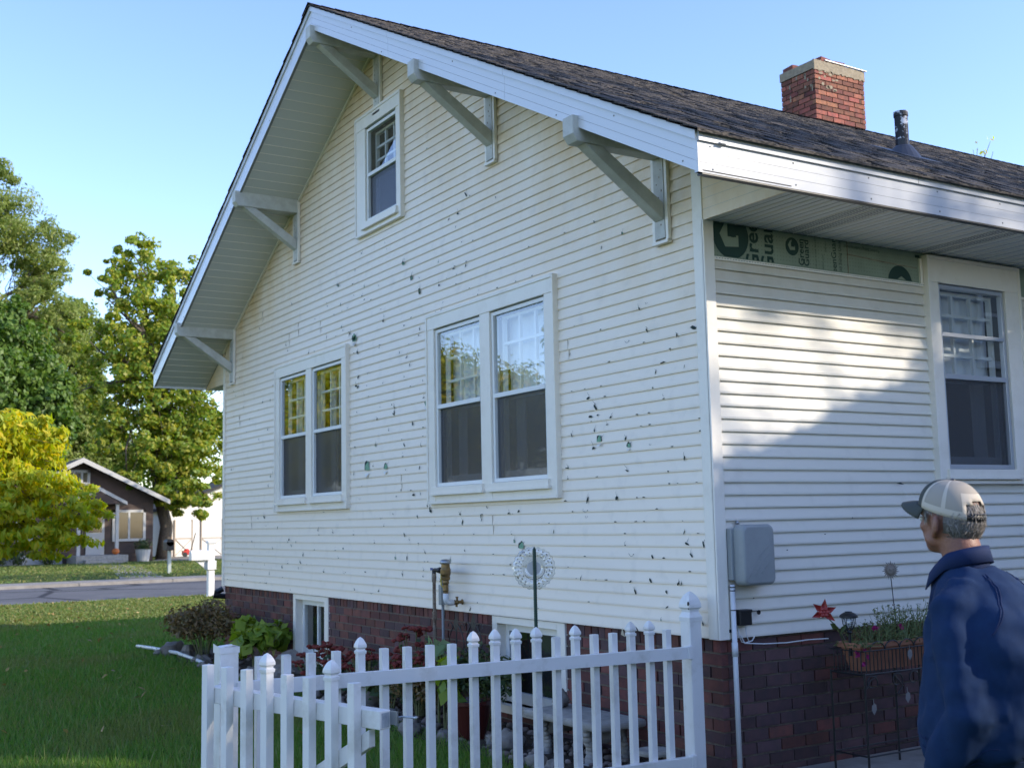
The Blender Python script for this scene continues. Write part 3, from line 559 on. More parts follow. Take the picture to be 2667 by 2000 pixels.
# rake boards, eave fascia, soffits
def slopeband(b, side, ya, yb, t0, t1, x0, x1, mat=0):
    """Strip parallel to the rake between two depths below the roof edge."""
    f = (lambda y: y) if side < 0 else (lambda y: GW-y)
    P = [(x0, f(ya), top(ya)-t0), (x0, f(yb), top(yb)-t0), (x0, f(yb), top(yb)-t1), (x0, f(ya), top(ya)-t1)]
    b.prism(P, (x1-x0, 0, 0), mat)
for side in (-1, 1):
    b = MB(); yb = MID
    seams = [-EV, 1.18, 2.98, yb] if side < 0 else [-EV, 2.2, yb]
    for i in range(len(seams)-1):
        a, c = seams[i]+.0012, seams[i+1]-.0012
        slopeband(b, side, a, c, .0, .052, -OV-.014, -OV+.03)
        for k in range(3): slopeband(b, side, a, c, .054+k*.0585, .054+(k+1)*.0585-.002, -OV, -OV+.03)
        for j in range(int((c-a)/.6)):
            yy = a+.12+j*.6; z_ = top(yy)-(.075 if j % 2 else .20); yw = yy if side < 0 else GW-yy
            b.box(-OV-.003, -OV, yw-.004, yw+.004, z_-.004, z_+.004, 1)
    slopeband(b, side, -EV+.001, yb-.001, .03, .228, -OV+.004, -OV+.028, 1)
    b.build('rake_board', [M['alum'], M['groove']], H)
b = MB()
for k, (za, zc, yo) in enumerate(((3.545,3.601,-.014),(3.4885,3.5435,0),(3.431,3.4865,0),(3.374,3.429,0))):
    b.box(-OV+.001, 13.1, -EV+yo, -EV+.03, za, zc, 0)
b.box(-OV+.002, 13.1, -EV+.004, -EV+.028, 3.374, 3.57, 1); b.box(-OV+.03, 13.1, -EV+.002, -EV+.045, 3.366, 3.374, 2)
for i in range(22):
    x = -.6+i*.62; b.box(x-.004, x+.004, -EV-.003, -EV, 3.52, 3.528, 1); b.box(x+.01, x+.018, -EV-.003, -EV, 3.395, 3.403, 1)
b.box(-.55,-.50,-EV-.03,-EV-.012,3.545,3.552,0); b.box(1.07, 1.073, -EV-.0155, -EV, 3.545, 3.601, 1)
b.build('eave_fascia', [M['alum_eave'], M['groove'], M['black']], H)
b = MB(); b.box(-OV+.001, 13.1, GW+EV-.03, GW+EV, 3.374, 3.60); b.build('eave_fascia', M['alum'], H)
# rake soffit: strips running out from the wall
b = MB(); nrm = math.hypot(1, S)
for side in (-1, 1):
    n = int((MID+EV)*nrm/.127); st = (MID+EV)/n
    for i in range(n):
        y0 = -EV+i*st; y1 = y0+st-.005/nrm
        z0, z1 = top(y0)-.218, top(y1)-.218
        f = (lambda y: y) if side < 0 else (lambda y: GW-y)
        b.prism([(-OV+.03, f(y0), z0), (-OV+.03, f(y1), z1), (-OV+.03, f(y1), z1+.006), (-OV+.03, f(y0), z0+.006)], (OV-.032, 0, 0), 0)
        b.prism([(-OV+.03, f(y1), z1-.003), (-OV+.03, f(y1)+.004*(1 if side < 0 else -1), z1-.002), (-OV+.03, f(y1)+.004*(1 if side < 0 else -1), z1+.02), (-OV+.03, f(y1), z1+.02)], (OV-.032, 0, 0), 2)
    slopeband(b, side, -EV+.02, MID-.002, .20, .205, -OV+.03, -.002, 1)
    slopeband(b, side, .0, MID-.001, .205, .243, -.016, .006, 2)
b.build('rake_soffit', [M['soffit'], M['groove'], M['trim']], H)
for side in (-1, 1):                       # boxed ends of the eaves, flush with the gable
    f = (lambda y: y) if side < 0 else (lambda y: GW-y)
    b = MB(); m_ = 6
    b.prism([(.0, f(-EV+.03), 3.368), (.0, f(0), 3.368), (.0, f(0), soff(0)+.005), (.0, f(-EV+.03), soff(-EV)+.02)], (.012, 0, 0))
    for k in range(1, m_):
        z = 3.368+.066*k; ym = (z-3.372)/S-EV
        if ym < -.05: b.box(-.0006, .004, min(f(ym), f(0)), max(f(ym), f(0)), z-.0012, z+.0012, 1)
    b.build('eave_return', [M['siding_gable'], M['seam']], H)
for side in (-1, 1):
    b = MB(); i = 0; x = .013
    y0, y1 = (-EV+.03, .0) if side < 0 else (GW, GW+EV-.03)
    b.box(.013, 13, y0, y1, 3.385, 3.39, 1)
    while x < 13:
        b.box(x, x+.122, y0, y1, 3.372, 3.378, 0); b.box(x+.058, x+.0605, y0, y1, 3.3705, 3.372, 1); b.box(x+.1225, x+.1265, y0, y1, 3.369, 3.38, 2)
        if i % 10 in (5, 6) and side < 0:
            for k in range(30):
                for u in (.012, .070):
                    yy = y0+.02+k*.0236; b.box(x+u, x+u+.036, yy, yy+.0085, 3.3712, 3.3722, 3)
        x += .127; i += 1
    b.build('eave_soffit', [M['soffit'], M['groove'], M['trim'], M['black']], H)

# knee braces
for (y, zb_) in ((.383,3.86),(2.494,4.975),(4.60,6.06),(6.712,4.998),(8.875,3.886)):
    b = MB(); hw = .055
    b.prism([(-.735, y-hw, zb_+.045), (-.70, y-hw, zb_), (-.005, y-hw, zb_), (-.005, y-hw, zb_+.15), (-.735, y-hw, zb_+.165)], (0, 2*hw, 0))
    B_ = b.build('knee_brace', M['paint_grey'], H, bevel=.006)
    b = MB(); b.prism([(-.64, y-.045, zb_-.001), (-.50, y-.045, zb_-.001), (-.032, y-.045, zb_-.30), (-.032, y-.045, zb_-.415)], (0, .09, 0)); b.build('strut', M['paint_grey'], B_, bevel=.005)
    b = MB(); b.box(-.030, .0, y-.05, y+.05, zb_-.53, zb_+.02, 0)
    b.box(-.026, .0, y-.078, y-.052, zb_-.55, zb_+.12, 1); b.box(-.026, .0, y+.052, y+.078, zb_-.55, zb_+.12, 1); b.box(-.034, .0, y-.078, y+.078, zb_-.565, zb_-.545, 1)
    for k in range(9):
        yy = y+jit(.03); zz = zb_-.08-k*.045; b.box(-.0315, -.029, yy-.004, yy+.004, zz-.008*R.random()-.003, zz+.004, 2)
    b.build('wall_plate', [M['paint_grey'], M['trim'], M['rust']], B_)

# roof: decks, shingle courses with raised tabs, ridge caps
def shingle():
    Q = bpy.data.materials.new('asphalt shingle'); Q.use_nodes = True; t = Q.node_tree; L = t.links; P = t.nodes['Principled BSDF']; P.inputs['Roughness'].default_value = .85
    P.inputs['Specular IOR Level'].default_value = .35
    tc = N(t, 'ShaderNodeTexCoord'); ge = N(t, 'ShaderNodeNewGeometry')
    n = N(t, 'ShaderNodeTexNoise'); n.inputs['Scale'].default_value = 1; n.inputs['Detail'].default_value = 4; mq = N(t, 'ShaderNodeMapping'); mq.inputs['Scale'].default_value = (45, 130, 130); L.new(tc.outputs['Object'], mq.inputs[0]); L.new(mq.outputs[0], n.inputs[0])
    cr = N(t, 'ShaderNodeValToRGB'); e = cr.color_ramp.elements; e[0].position = .42; e[0].color = (.016,.014,.013,1); e[1].position = .64; e[1].color = (.155,.13,.105,1)
    L.new(n.outputs[0], cr.inputs[0])
    hs = N(t, 'ShaderNodeHueSaturation'); mr = N(t, 'ShaderNodeMapRange'); mr.inputs[3].default_value = .82; mr.inputs[4].default_value = 1.08; L.new(ge.outputs['Random Per Island'], mr.inputs[0]); L.new(mr.outputs[0], hs.inputs['Value']); L.new(cr.outputs[0], hs.inputs['Color'])
    n2 = N(t, 'ShaderNodeTexNoise'); n2.inputs['Scale'].default_value = 1.1; n2.inputs['Detail'].default_value = 6; mp = N(t, 'ShaderNodeMapping'); mp.inputs['Scale'].default_value = (.5, 4, 4); L.new(tc.outputs['Object'], mp.inputs[0]); L.new(mp.outputs[0], n2.inputs[0])
    m2 = N(t, 'ShaderNodeMapRange'); m2.inputs[1].default_value = .4; m2.inputs[2].default_value = .65; m2.inputs[3].default_value = .58; m2.inputs[4].default_value = 1; L.new(n2.outputs[0], m2.inputs[0])
    mx = N(t, 'ShaderNodeMix', data_type='RGBA', blend_type='MULTIPLY'); mx.inputs[0].default_value = 1; L.new(hs.outputs[0], mx.inputs[6]); L.new(m2.outputs[0], mx.inputs[7])
    L.new(mx.outputs[2], P.inputs['Base Color'])
    b_ = N(t, 'ShaderNodeBump'); b_.inputs['Strength'].default_value = .9; b_.inputs['Distance'].default_value = .006; L.new(n.outputs[0], b_.inputs['Height']); L.new(b_.outputs[0], P.inputs['Normal'])
    return Q
M['shingle'] = shingle()
b = MB(); r = random.Random(11)
ex = .135/nrm
for side in (-1, 1):
    f = (lambda y: y) if side < 0 else (lambda y: GW-y)
    n = int((MID+EV+.04)/ex)+1
    for i in range(n):
        y0 = -EV-.04+i*ex; y1 = min(y0+ex+.02, MID); zb0 = top(y0)+.012; zb1 = top(y1)+.006
        xs, xe = -OV-.03+r.uniform(-.004,.004), 13.15
        b.add([(xs,f(y0),zb0-.01),(xe,f(y0),zb0-.01),(xs,f(y0),zb0+.004),(xe,f(y0),zb0+.004),(xs,f(y1),zb1),(xe,f(y1),zb1),(xs,f(y1),zb1-.01)], [(0,1,3,2),(2,3,5,4),(0,2,4,6)])
        if side < 0:
            x = xs
            while x < xe-.3:
                w = r.uniform(.10,.30); h = r.uniform(.003,.007)
                yt = y0+ex*r.uniform(.93,1)
                if yt < MID: b.add([(x,f(y0)-.001,zb0-.008),(x+w,f(y0)-.001,zb0-.008),(x,f(y0)-.001,zb0+.004+h),(x+w,f(y0)-.001,zb0+.004+h),(x,f(yt),top(yt)+.014+h),(x+w,f(yt),top(yt)+.014+h),(x,f(yt),top(yt)),(x+w,f(yt),top(yt))], [(0,1,3,2),(2,3,5,4),(0,2,4,6),(1,3,5,7)])
                x += w+r.uniform(.03,.22)
i = 0; x = -OV-.035
while x < 13.1:
    z = top(MID)+.022
    for sgn in (-1, 1):
        b.add([(x,MID,z+.012),(x+.20,MID,z+.004),(x+.20,MID+sgn*.15,z+.004-.15*S),(x,MID+sgn*.15,z+.012-.15*S),(x,MID+sgn*.15,z-.15*S-.005)], [(0,1,2,3),(0,3,4)])
    x += .14
for side in (-1, 1): slopeband(b, side, -EV+.001, MID, -.008, .19, -OV+.03, 13.1, 1)
roof = b.build('roof', [M['shingle'], M['groove']], H)
# plumbing vent with its rubber boot
vx, vy = 3.30, 1.124; vz = top(vy)
M['vent'] = mat('black pipe with flaking white paint', (.012,.012,.014), .6, col2=(.62,.63,.66), vscale=14, fac_range=(.50,.56))
b = MB(); b.lathe([(.056,.12),(.056,.345),(.062,.345),(.062,.385),(.05,.385),(.048,.30)], (vx,vy,vz), 18, 0); b.lathe([(.057,.0),(.057,.14)], (vx,vy,vz), 18, 1)
V_ = b.build('vent_pipe', [M['vent'], M['black']], roof, smooth=False)
b = MB(); b.lathe([(.17,-.10),(.13,-.03),(.085,.035),(.068,.05),(.05,.05)], (vx,vy,vz+.03), 20); b.obox((vx+.02,vy,vz+.02),(.24,0,0),(0,.22/nrm,.22*S/nrm),(0,0,.004)); b.build('vent_boot', M['rubber'], roof, smooth=False)
# chimney
cx0, cx1, cy0, cy1, ct = 6.80, 7.76, 5.30, 5.92, 7.635
b = MB(); zs = [ct-.115-.07*(k+1) for k in range(26)]
for mp, u0, u1 in ((lambda u, v, w: (u, cy0-w, v), cx0, cx1), (lambda u, v, w: (cx0-w, u, v), cy0, cy1), (lambda u, v, w: (u, cy1+w, v), cx0, cx1), (lambda u, v, w: (cx1+w, u, v), cy0, cy1)):
    bricks(b, mp, u0, u1, zs, ln=.215, seed=int(u0*10), gap=.013, h=.057, depth=.06)
b.box(cx0+.014, cx1-.014, cy0+.014, cy1-.014, 5.2, ct-.05, 1)
b.box(cx0-.012, cx1+.012, cy0-.012, cy1+.012, ct-.118, ct, 2)
r = random.Random(3)
for k in range(16):
    x = cx0+r.uniform(.0,.5)**1.3; z = ct-.13-r.uniform(0,.32)**1.2; w = r.uniform(.02,.09); h = r.uniform(.012,.04)
    b.prism([(x,cy0-.004,z),(x+w*.5,cy0-.004,z-h*.4),(x+w,cy0-.004,z+h*.1),(x+w*.8,cy0-.004,z+h),(x+w*.2,cy0-.004,z+h*.8)], (0,.006,0), 2)
for k in range(9):
    y = cy0+r.uniform(.02,.5); z = ct-.12-r.uniform(0,.25); b.box(cx0-.005, cx0+.003, y, y+r.uniform(.01,.03), z-r.uniform(.03,.09), z, 2)
for k in range(26):
    x = cx0-.012+k*.038; b.box(x, x+.036, cy0-.0118, cy0+.01, ct-.118-r.uniform(.0,.03), ct-.117, 2); b.box(x, x+.03, cy0-.010, cy0+.02, ct-.001, ct+r.uniform(.0,.014), 2)
b.build('chimney', [M['brick_red'], M['mortar'], M['mortar_pale']], roof)
def loose(name, c, rot, dims, m_, label):
    b = MB(); b.box(-dims[0]/2, dims[0]/2, -dims[1]/2, dims[1]/2, 0, dims[2]); o = b.build(name, m_, None, bevel=.004); o.location = c; o.rotation_euler = rot
    return tag(o, label, 'brick' if 'brick' in name else 'metal strip')
loose('loose_brick', (cx0+.06, cy1-.13, ct+.002), (0,0,1.45), (.21,.10,.065), M['brick_red'], 'loose red brick lying alone on the far left corner of the chimney top')['group'] = 'loose bricks on the chimney'
loose('loose_brick', (cx0+.24, cy0+.055, ct+.006), (0,.05,.08), (.21,.10,.065), M['brick_red'], 'loose red brick on the chimney top at the near corner, above the white strip')['group'] = 'loose bricks on the chimney'
loose('loose_brick', (cx0+.50, cy0+.06, ct+.006), (0,.03,-.1), (.21,.10,.06), M['brick_red'], 'loose red brick in the middle of the chimney top behind the white strip')['group'] = 'loose bricks on the chimney'
loose('metal_strip', (cx0+.60, cy0-.012, ct+.012), (0,.02,-.02), (.80,.03,.014), M['alum'], 'thin white metal strip lying along the sunny edge of the chimney top')
# ---------------------------------------------------------------- leaves
def leafmesh(name, P, Nn, size, mats, parent=None, aspect=.55, fold=.25, seed=0, mi=None, droop=0):
    """One mesh of loose folded leaves at points P with rough facing Nn."""
    rg = np.random.default_rng(seed); P = np.asarray(P, float); n = len(P); Nn = np.asarray(Nn, float)
    nn = Nn+rg.normal(0, .55, (n, 3)); nn /= np.linalg.norm(nn, axis=1)[:, None]+1e-9
    t = rg.normal(0, 1, (n, 3)); t[:, 2] -= droop; t -= nn*np.sum(t*nn, axis=1)[:, None]; t /= np.linalg.norm(t, axis=1)[:, None]+1e-9
    w = np.cross(nn, t); sz = (np.asarray(size)*rg.uniform(.65, 1.3, n))[:, None]
    V = np.empty((n, 4, 3)); V[:, 0] = P-t*sz*.5; V[:, 2] = P+t*sz*.5
    V[:, 1] = P+w*sz*aspect*.5+nn*sz*fold*.3+t*sz*.05; V[:, 3] = P-w*sz*aspect*.5+nn*sz*fold*.3+t*sz*.05
    me = bpy.data.meshes.new(name); me.vertices.add(4*n); me.vertices.foreach_set('co', V.reshape(-1))
    me.loops.add(4*n); me.loops.foreach_set('vertex_index', np.arange(4*n, dtype=np.int32))
    me.polygons.add(n); me.polygons.foreach_set('loop_start', np.arange(0, 4*n, 4, dtype=np.int32))
    for q in (mats if isinstance(mats, list) else [mats]): me.materials.append(q)
    if mi is not None: me.polygons.foreach_set('material_index', np.asarray(mi, dtype=np.int32))
    me.update(calc_edges=True); me.validate()
    return link(name, me, parent)
def clump(rg, c, r, n, shell=.5):
    d = rg.normal(0, 1, (n, 3)); d /= np.linalg.norm(d, axis=1)[:, None]
    q = rg.uniform(shell, 1, n)**.6
    return np.asarray(c)+d*np.asarray(r)*q[:, None], d

M['leaf_lime'] = leafmat('lime leaf', [(.20,.30,.03),(.28,.36,.04),(.14,.24,.03)], .4)
M['leaf_brown'] = leafmat('brown leaf', [(.19,.12,.04),(.10,.09,.03),(.26,.17,.07),(.12,.07,.03)], .3)
M['leaf_dark'] = leafmat('dark leaf', [(.03,.065,.02),(.05,.09,.025),(.10,.12,.03),(.02,.045,.02)], .3)
M['leaf_sedum'] = leafmat('sedum leaf', [(.06,.12,.06),(.09,.15,.07)], .3)
M['floret'] = mat('dark red flower head', (.24,.035,.026), .85, col2=(.12,.022,.016), vscale=60, bump=(140,1,.01))
M['stem'] = mat('plant stem', (.12,.13,.05), .7)
M['bark'] = mat('tree bark', (.16,.13,.10), .95, col2=(.07,.055,.045), vscale=12, bump=(25,.9,.03))
M['stone'] = mat('pale stone', (.22,.20,.175), .9, col2=(.12,.105,.09), vscale=9, rand=.2, bump=(30,.6,.01))
M['stone_white'] = mat('white quartz stone', (.25,.225,.195), .9, col2=(.13,.11,.095), vscale=7, bump=(25,.8,.015))

# ---------------------------------------------------------------- fence, posts and gate
def picket(b, x, y, h, fin, w=.038, base=.05):
    b.box(x-w/2, x+w/2, y-w/2, y+w/2, base, h)
    if fin:
        k = w/2
        b.lathe([(k+.004,h-.002),(k+.005,h+.012),(k-.001,h+.017),(k-.001,h+.022),(k+.006,h+.030),(k+.005,h+.043),(k-.001,h+.058),(k*.55,h+.072),(.001,h+.080)], (x,y,0), 4)
F_ = thing('picket_fence', (-1.5, .1, 0), 'white vinyl picket fence panel running from the house corner out to the gate post', 'fence')
for k in range(20):
    x = -.308-.131*k+jit(.003); h = .891+.0149*131e-3*k; fin = k in (1,2,5,7,8,9,10,15)
    b = MB(); picket(b, x, .119+jit(.002), h+(-.018 if fin else 0)+jit(.003), fin)
    if not fin: b.box(x-.0185, x+.0185, .101, .137, h-.001, h+.0015)
    b.build('picket', M['white_vinyl'], F_, bevel=.0025)
b = MB(); b.prism([(-2.92,.060,.826),(-.165,.060,.786),(-.165,.060,.719),(-2.92,.060,.759)], (0,.04,0)); b.box(-.55,-.548,.0592,.0602,.727,.79); b.build('rail', M['white_vinyl'], F_, bevel=.003)
b = MB(); b.prism([(-2.92,.060,.20),(-.165,.060,.16),(-.165,.060,.095),(-2.92,.060,.135)], (0,.04,0)); b.build('rail', M['white_vinyl'], F_, bevel=.003)
b = MB(); b.box(-.20,-.164,.054,.10,.716,.792); b.box(-.20,-.164,.054,.10,.093,.168); b.build('rail_bracket', M['white_vinyl'], F_, bevel=.004)
P_ = thing('fence_post', (-.12, .12, 0), 'white fence post with a pointed finial beside the house corner', 'fence post', 'white fence posts')
b = MB(); b.box(-.1645,-.0755,.0755,.1645,-.05,.95); b.build('post', M['white_vinyl'], P_, bevel=.005)
b = MB(); k = .0445; b.lathe([(k+.003,.93),(k+.005,.955),(k-.001,.968),(k-.009,.985),(k-.007,1.0),(k+.004,1.012),(k+.003,1.03),(k-.004,1.055),(k-.016,1.08),(k-.031,1.098),(.001,1.106)], (-.12,.12,0), 4)
b.build('finial', M['white_vinyl'], P_, bevel=.002)
b = MB(); b.ball((-.166,.082,1.035),(.004,.011,.014),8,6); b.ball((-.165,.083,1.012),(.003,.005,.012),8,6); b.build('dirt_spot', M['iron'], P_)
Q_ = thing('fence_post', (-2.965, .10, 0), 'white gate post with a flat broken cap', 'fence post', 'white fence posts')
b = MB(); b.box(-3.0095,-2.9205,.0555,.1445,-.05,.985); b.build('post', M['white_vinyl'], Q_, bevel=.004)
b = MB(); b.box(-3.013,-2.917,.052,.148,.962,.990); b.poly([(-3.013,.148,.990),(-3.013,.148,1.004),(-3.013,.085,.994),(-3.013,.052,.990)])
b.poly([(-3.0,.06,.991),(-2.965,.06,.998),(-2.93,.06,.995),(-2.917,.1,.991)]); b.ball((-2.965,.1,.987),(.042,.042,.012),8,6,bump=.3); b.build('post_cap', M['white_vinyl'], Q_)
b = MB(); b.box(-2.93,-2.905,.045,.0555,.775,.83); b.box(-3.02,-2.985,.04,.0556,.80,.83); b.ball((-2.915,.043,.80),.006,8,6); b.build('hinge', M['white_vinyl'], Q_, bevel=.003)

G_ = thing('picket_gate', (-3.107, -.067, 0), 'white picket gate standing open towards the viewer', 'gate')
gd = Vector((.318,-.948,0)); gn = Vector((-.948,-.318,0)); gh = Vector((-3.107,-.067,0)); UZ = Vector((0,0,1))
def gp(d, n, z): return gh+gd*d+gn*n+UZ*z
for i in range(8):
    fin = i in (3,6); h = .93-.002*i; c = gp(i*.1375-.02+jit(.003), -.02, 0)
    b = MB(); a = .02; z1 = h
    b.obox(c+UZ*(z1+.06)/2, gd*a, gn*a, UZ*(z1-.06)/2)
    if fin:
        k = a; prof = [(k+.004,h-.002),(k+.005,h+.012),(k-.001,h+.017),(k-.001,h+.022),(k+.006,h+.030),(k+.005,h+.043),(k-.001,h+.058),(k*.55,h+.072),(.001,h+.080)]
        V = [c+UZ*z+gd*(r_*sx)+gn*(r_*sy) for r_, z in prof for sx, sy in ((-1,-1),(1,-1),(1,1),(-1,1))]
        b.add(V, [(4*q+j, 4*q+(j+1)%4, 4*q+4+(j+1)%4, 4*q+4+j) for q in range(len(prof)-1) for j in range(4)]+[(0,1,2,3)])
    b.build('picket', M['white_vinyl'], G_, bevel=.0025)
def gbar(b, d0, z0, d1, z1, n0, n1, h):
    b.prism([gp(d0,n0,z0), gp(d1,n0,z1), gp(d1,n0,z1-h), gp(d0,n0,z0-h)], gn*(n1-n0))
b = MB(); gbar(b, -.045, .830, 1.065, .811, -.10, -.042, .073); b.build('rail', M['white_vinyl'], G_, bevel=.004)
b = MB(); gbar(b, -.045, .23, 1.065, .21, -.10, -.042, .073); b.build('rail', M['white_vinyl'], G_, bevel=.004)
b = MB(); b.prism([gp(1.0,-.043,.735), gp(1.0,-.043,.665), gp(.0,-.043,.10), gp(.0,-.043,.19)], gn*-.035); b.build('diagonal_brace', M['white_vinyl'], G_, bevel=.003)
b = MB(); b.prism([gp(1.0652,-.05,.802), gp(1.0652,-.092,.802), gp(1.0652,-.092,.745), gp(1.0652,-.05,.745)], gd*.0005); b.build('rail_end', mat('hollow rail end', (.30,.33,.36), .6, col2=(.5,.52,.54), vscale=30), G_)
b = MB(); b.obox(gp(1.085,-.10,.78), gd*.02, gn*.004, UZ*.026); b.tube([gp(1.09,-.108,.778), gp(1.105,-.12,.783), gp(1.15,-.125,.785), gp(1.175,-.125,.785)], .0045, 8); b.ball(gp(1.18,-.125,.785), .008, 8, 6); b.ball(gp(1.09,-.108,.775), .008, 8, 6); b.build('latch', M['steel'], G_)

# ---------------------------------------------------------------- things on the side wall
U_ = thing('utility_box', (.21, 0, 1.15), 'grey plastic utility box on the side wall next to the corner board', 'utility box')
b = MB(); b.box(.078,.30,-.045,-.002,1.165,1.475); b.build('back_box', M['grey_plastic'], U_, bevel=.006)
def rounded(u0,u1,v0,v1,n=8,bow=.012):
    P = []; r_ = .035
    for (cx_, cz_, a0) in ((u1-r_,v1-r_,0),(u0+r_,v1-r_,90),(u0+r_,v0+r_,180),(u1-r_,v0+r_,270)):
        for i in range(n+1):
            a = math.radians(a0+90*i/n); P.append((cx_+r_*math.cos(a), cz_+r_*math.sin(a)))
    cz = (v0+v1)/2; cx = (u0+u1)/2
    return [(x+bow*(1-((z-cz)/(v1-cz))**2)*(1 if x > cx else 0), z+bow*.6*(1-((x-cx)/(u1-cx))**2)*(1 if z > cz else 0)) for x, z in P]
P0 = rounded(.098,.345,1.135,1.492)
b = MB(); nP = len(P0); cxx, czz = .2215, 1.313; V = []
for (w, k) in ((-.042,1),(-.118,1.0),(-.128,.975),(-.134,.90)): V += [(cxx+(x-cxx)*k, w, czz+(z-czz)*k) for x, z in P0]
b.add(V, [(i*nP+j, i*nP+(j+1)%nP, (i+1)*nP+(j+1)%nP, (i+1)*nP+j) for i in range(3) for j in range(nP)]+[tuple(3*nP+j for j in range(nP))])
U2 = b.build('cover', M['grey_plastic'], U_, smooth=True); U2.data.polygons[-1].use_smooth = False
b = MB()
for k in range(3): b.tube([(.13+.05*k+.20*t, -.1345, 1.18+.012*k+.19*math.sin(t*1.5)*(1-.15*k)) for t in np.linspace(.0, .9-.25*k, 10)], .0016, 6)
b.build('moulded_line', M['grey_plastic'], U_, smooth=True)
b = MB(); b.box(.15,.175,-.02,-.002,1.49,1.51); b.ball((.163,-.012,1.508),.012,8,6); b.ball((.353,-.10,1.345),.007,8,6); b.build('lug', M['steel'], U_)
b = MB(); b.tube([(.088,-.028,1.14),(.088,-.028,.0)], .0155, 14); b.lathe([(.019,.72),(.019,.80)], (.088,-.028,0), 14); b.build('conduit', M['pvc'], U_, smooth=True)
b = MB()
for z in (1.105,1.125,.99): b.lathe([(.0168,z-.003),(.0168,z+.003)], (.088,-.028,0), 14)
b.box(.066,.112,-.012,-.002,.858,.876); b.build('strap', M['black'], U_)
J_ = thing('junction_box', (.165, 0, .9), 'small black box beside the white conduit with a short rod sticking out', 'junction box')
b = MB(); b.box(.118,.212,-.055,-.002,.897,.985); b.box(.115,.216,-.058,-.002,.972,.990); b.build('body', M['black'], J_, bevel=.005)
b = MB(); b.tube([(.212,-.03,.978),(.285,-.02,.975)], .003, 6); b.lathe([(.014,0),(.014,.006)], (.300,-.016,.965), 14, axis=(0,-1,0)); b.build('rod', M['black'], J_)
C_ = MB(); C_.tube([(.13,-.012,.895),(.135,-.018,.84),(.15,-.015,.835),(.175,-.02,.79),(.22,-.022,.785),(.33,-.02,.775),(.52,-.018,.768),(.70,-.03,.775),(.80,-.10,.78)], .004, 6); C_.tube([(.175,-.02,.79),(.24,-.016,.80),(.27,-.006,.823)], .004, 6); C_.tube([(.185,-.02,.90),(.195,-.018,.83),(.215,-.02,.79)], .003, 6); C_.tube([(.09,-.047,.86),(.12,-.03,.845),(.15,-.02,.80),(.185,-.02,.79)], .003, 6)
tag(C_.build('cable', M['pvc'], None, smooth=True), 'thin white cable strung along the top of the brick foundation', 'cable')

# ---------------------------------------------------------------- pipes on the gable wall
B_ = thing('backflow_valve', (-.15, 3.2, 0), 'brass backflow valve on a rusty pipe against the siding', 'valve')
b = MB(); b.tube([(-.15,3.31,-.02),(-.15,3.31,1.12)], .0145, 12); b.lathe([(.02,.755),(.02,.82)], (-.15,3.31,0), 12); b.lathe([(.018,1.06),(.02,1.10),(.018,1.13)], (-.15,3.31,0), 12); b.build('riser_pipe', M['rust'], B_, smooth=False)
b = MB(); b.tube([(-.15,3.31,1.13),(-.15,3.31,1.15),(-.15,3.30,1.158),(-.15,3.11,1.158)], .017, 12); b.lathe([(.026,.0),(.026,.035)], (-.15,3.22,1.158), 8, axis=(0,-1,0)); b.build('elbow', M['iron'], B_)
b = MB(); b.lathe([(.022,1.045),(.028,1.06),(.026,1.08),(.036,1.085),(.038,1.105),(.034,1.11),(.042,1.13),(.043,1.165),(.036,1.185),(.034,1.21),(.038,1.212),(.038,1.222)], (-.15,3.11,0), 20)
b.lathe([(.020,.955),(.023,.97),(.020,.985),(.024,1.0),(.022,1.02),(.022,1.05)], (-.15,3.11,0), 16); b.build('valve_body', M['brass'], B_, smooth=False)
b = MB(); b.lathe([(.046,1.214),(.047,1.225),(.042,1.238),(.028,1.248),(.001,1.251)], (-.15,3.11,0), 24); b.build('valve_cap', M['steel'], B_, smooth=True)
b = MB(); b.box(-.185,-.178,3.125,3.137,1.04,1.155); b.bar((-.182,3.131,1.045),(-.16,3.12,1.01), .012, .006); b.build('lever', M['yellow'], B_, bevel=.002)
b = MB(); b.box(-.155,-.145,3.335,3.37,1.155,1.175); b.box(-.16,-.14,3.29,3.325,1.14,1.17); b.build('lever', M['blue'], B_, bevel=.002)
b = MB(); b.tube([(-.15,3.11,.975),(-.15,3.11,.925),(-.143,3.11,.908),(-.125,3.108,.90),(-.085,3.105,.90)], .024, 14); b.build('white_elbow', M['pvc'], B_, smooth=True)
b = MB(); b.lathe([(.019,0),(.021,.012),(.014,.02),(.020,.03),(.020,.042),(.013,.05),(.013,.075)], (-.085,3.105,.90), 10, axis=(1,0,0)); b.lathe([(.018,.075),(.022,.08),(.022,.085)], (-.085,3.105,.90), 10, axis=(1,0,0)); b.lathe([(.009,0),(.009,.02),(.013,.024),(.013,.03)], (-.05,3.105,.915), 8); b.lathe([(.012,0),(.009,.022)], (-.055,3.105,.885), 8, axis=(0,0,-1)); b.build('tap', M['brass'], B_)
D_ = thing('conduit_box', (-.03, 3.39, 0), 'narrow grey conduit box with a thin pipe down to the bed, beside the rusty pipe', 'conduit')
b = MB(); b.box(-.062,-.004,3.352,3.402,.865,1.03); b.build('body', M['grey_plastic'], D_, bevel=.004)
b = MB(); b.tube([(-.034,3.376,-.02),(-.034,3.376,.88)], .012, 10); b.tube([(-.034,3.376,1.02),(-.034,3.376,1.12)], .014, 10); b.build('pipe', M['grey_plastic'], D_, smooth=True)

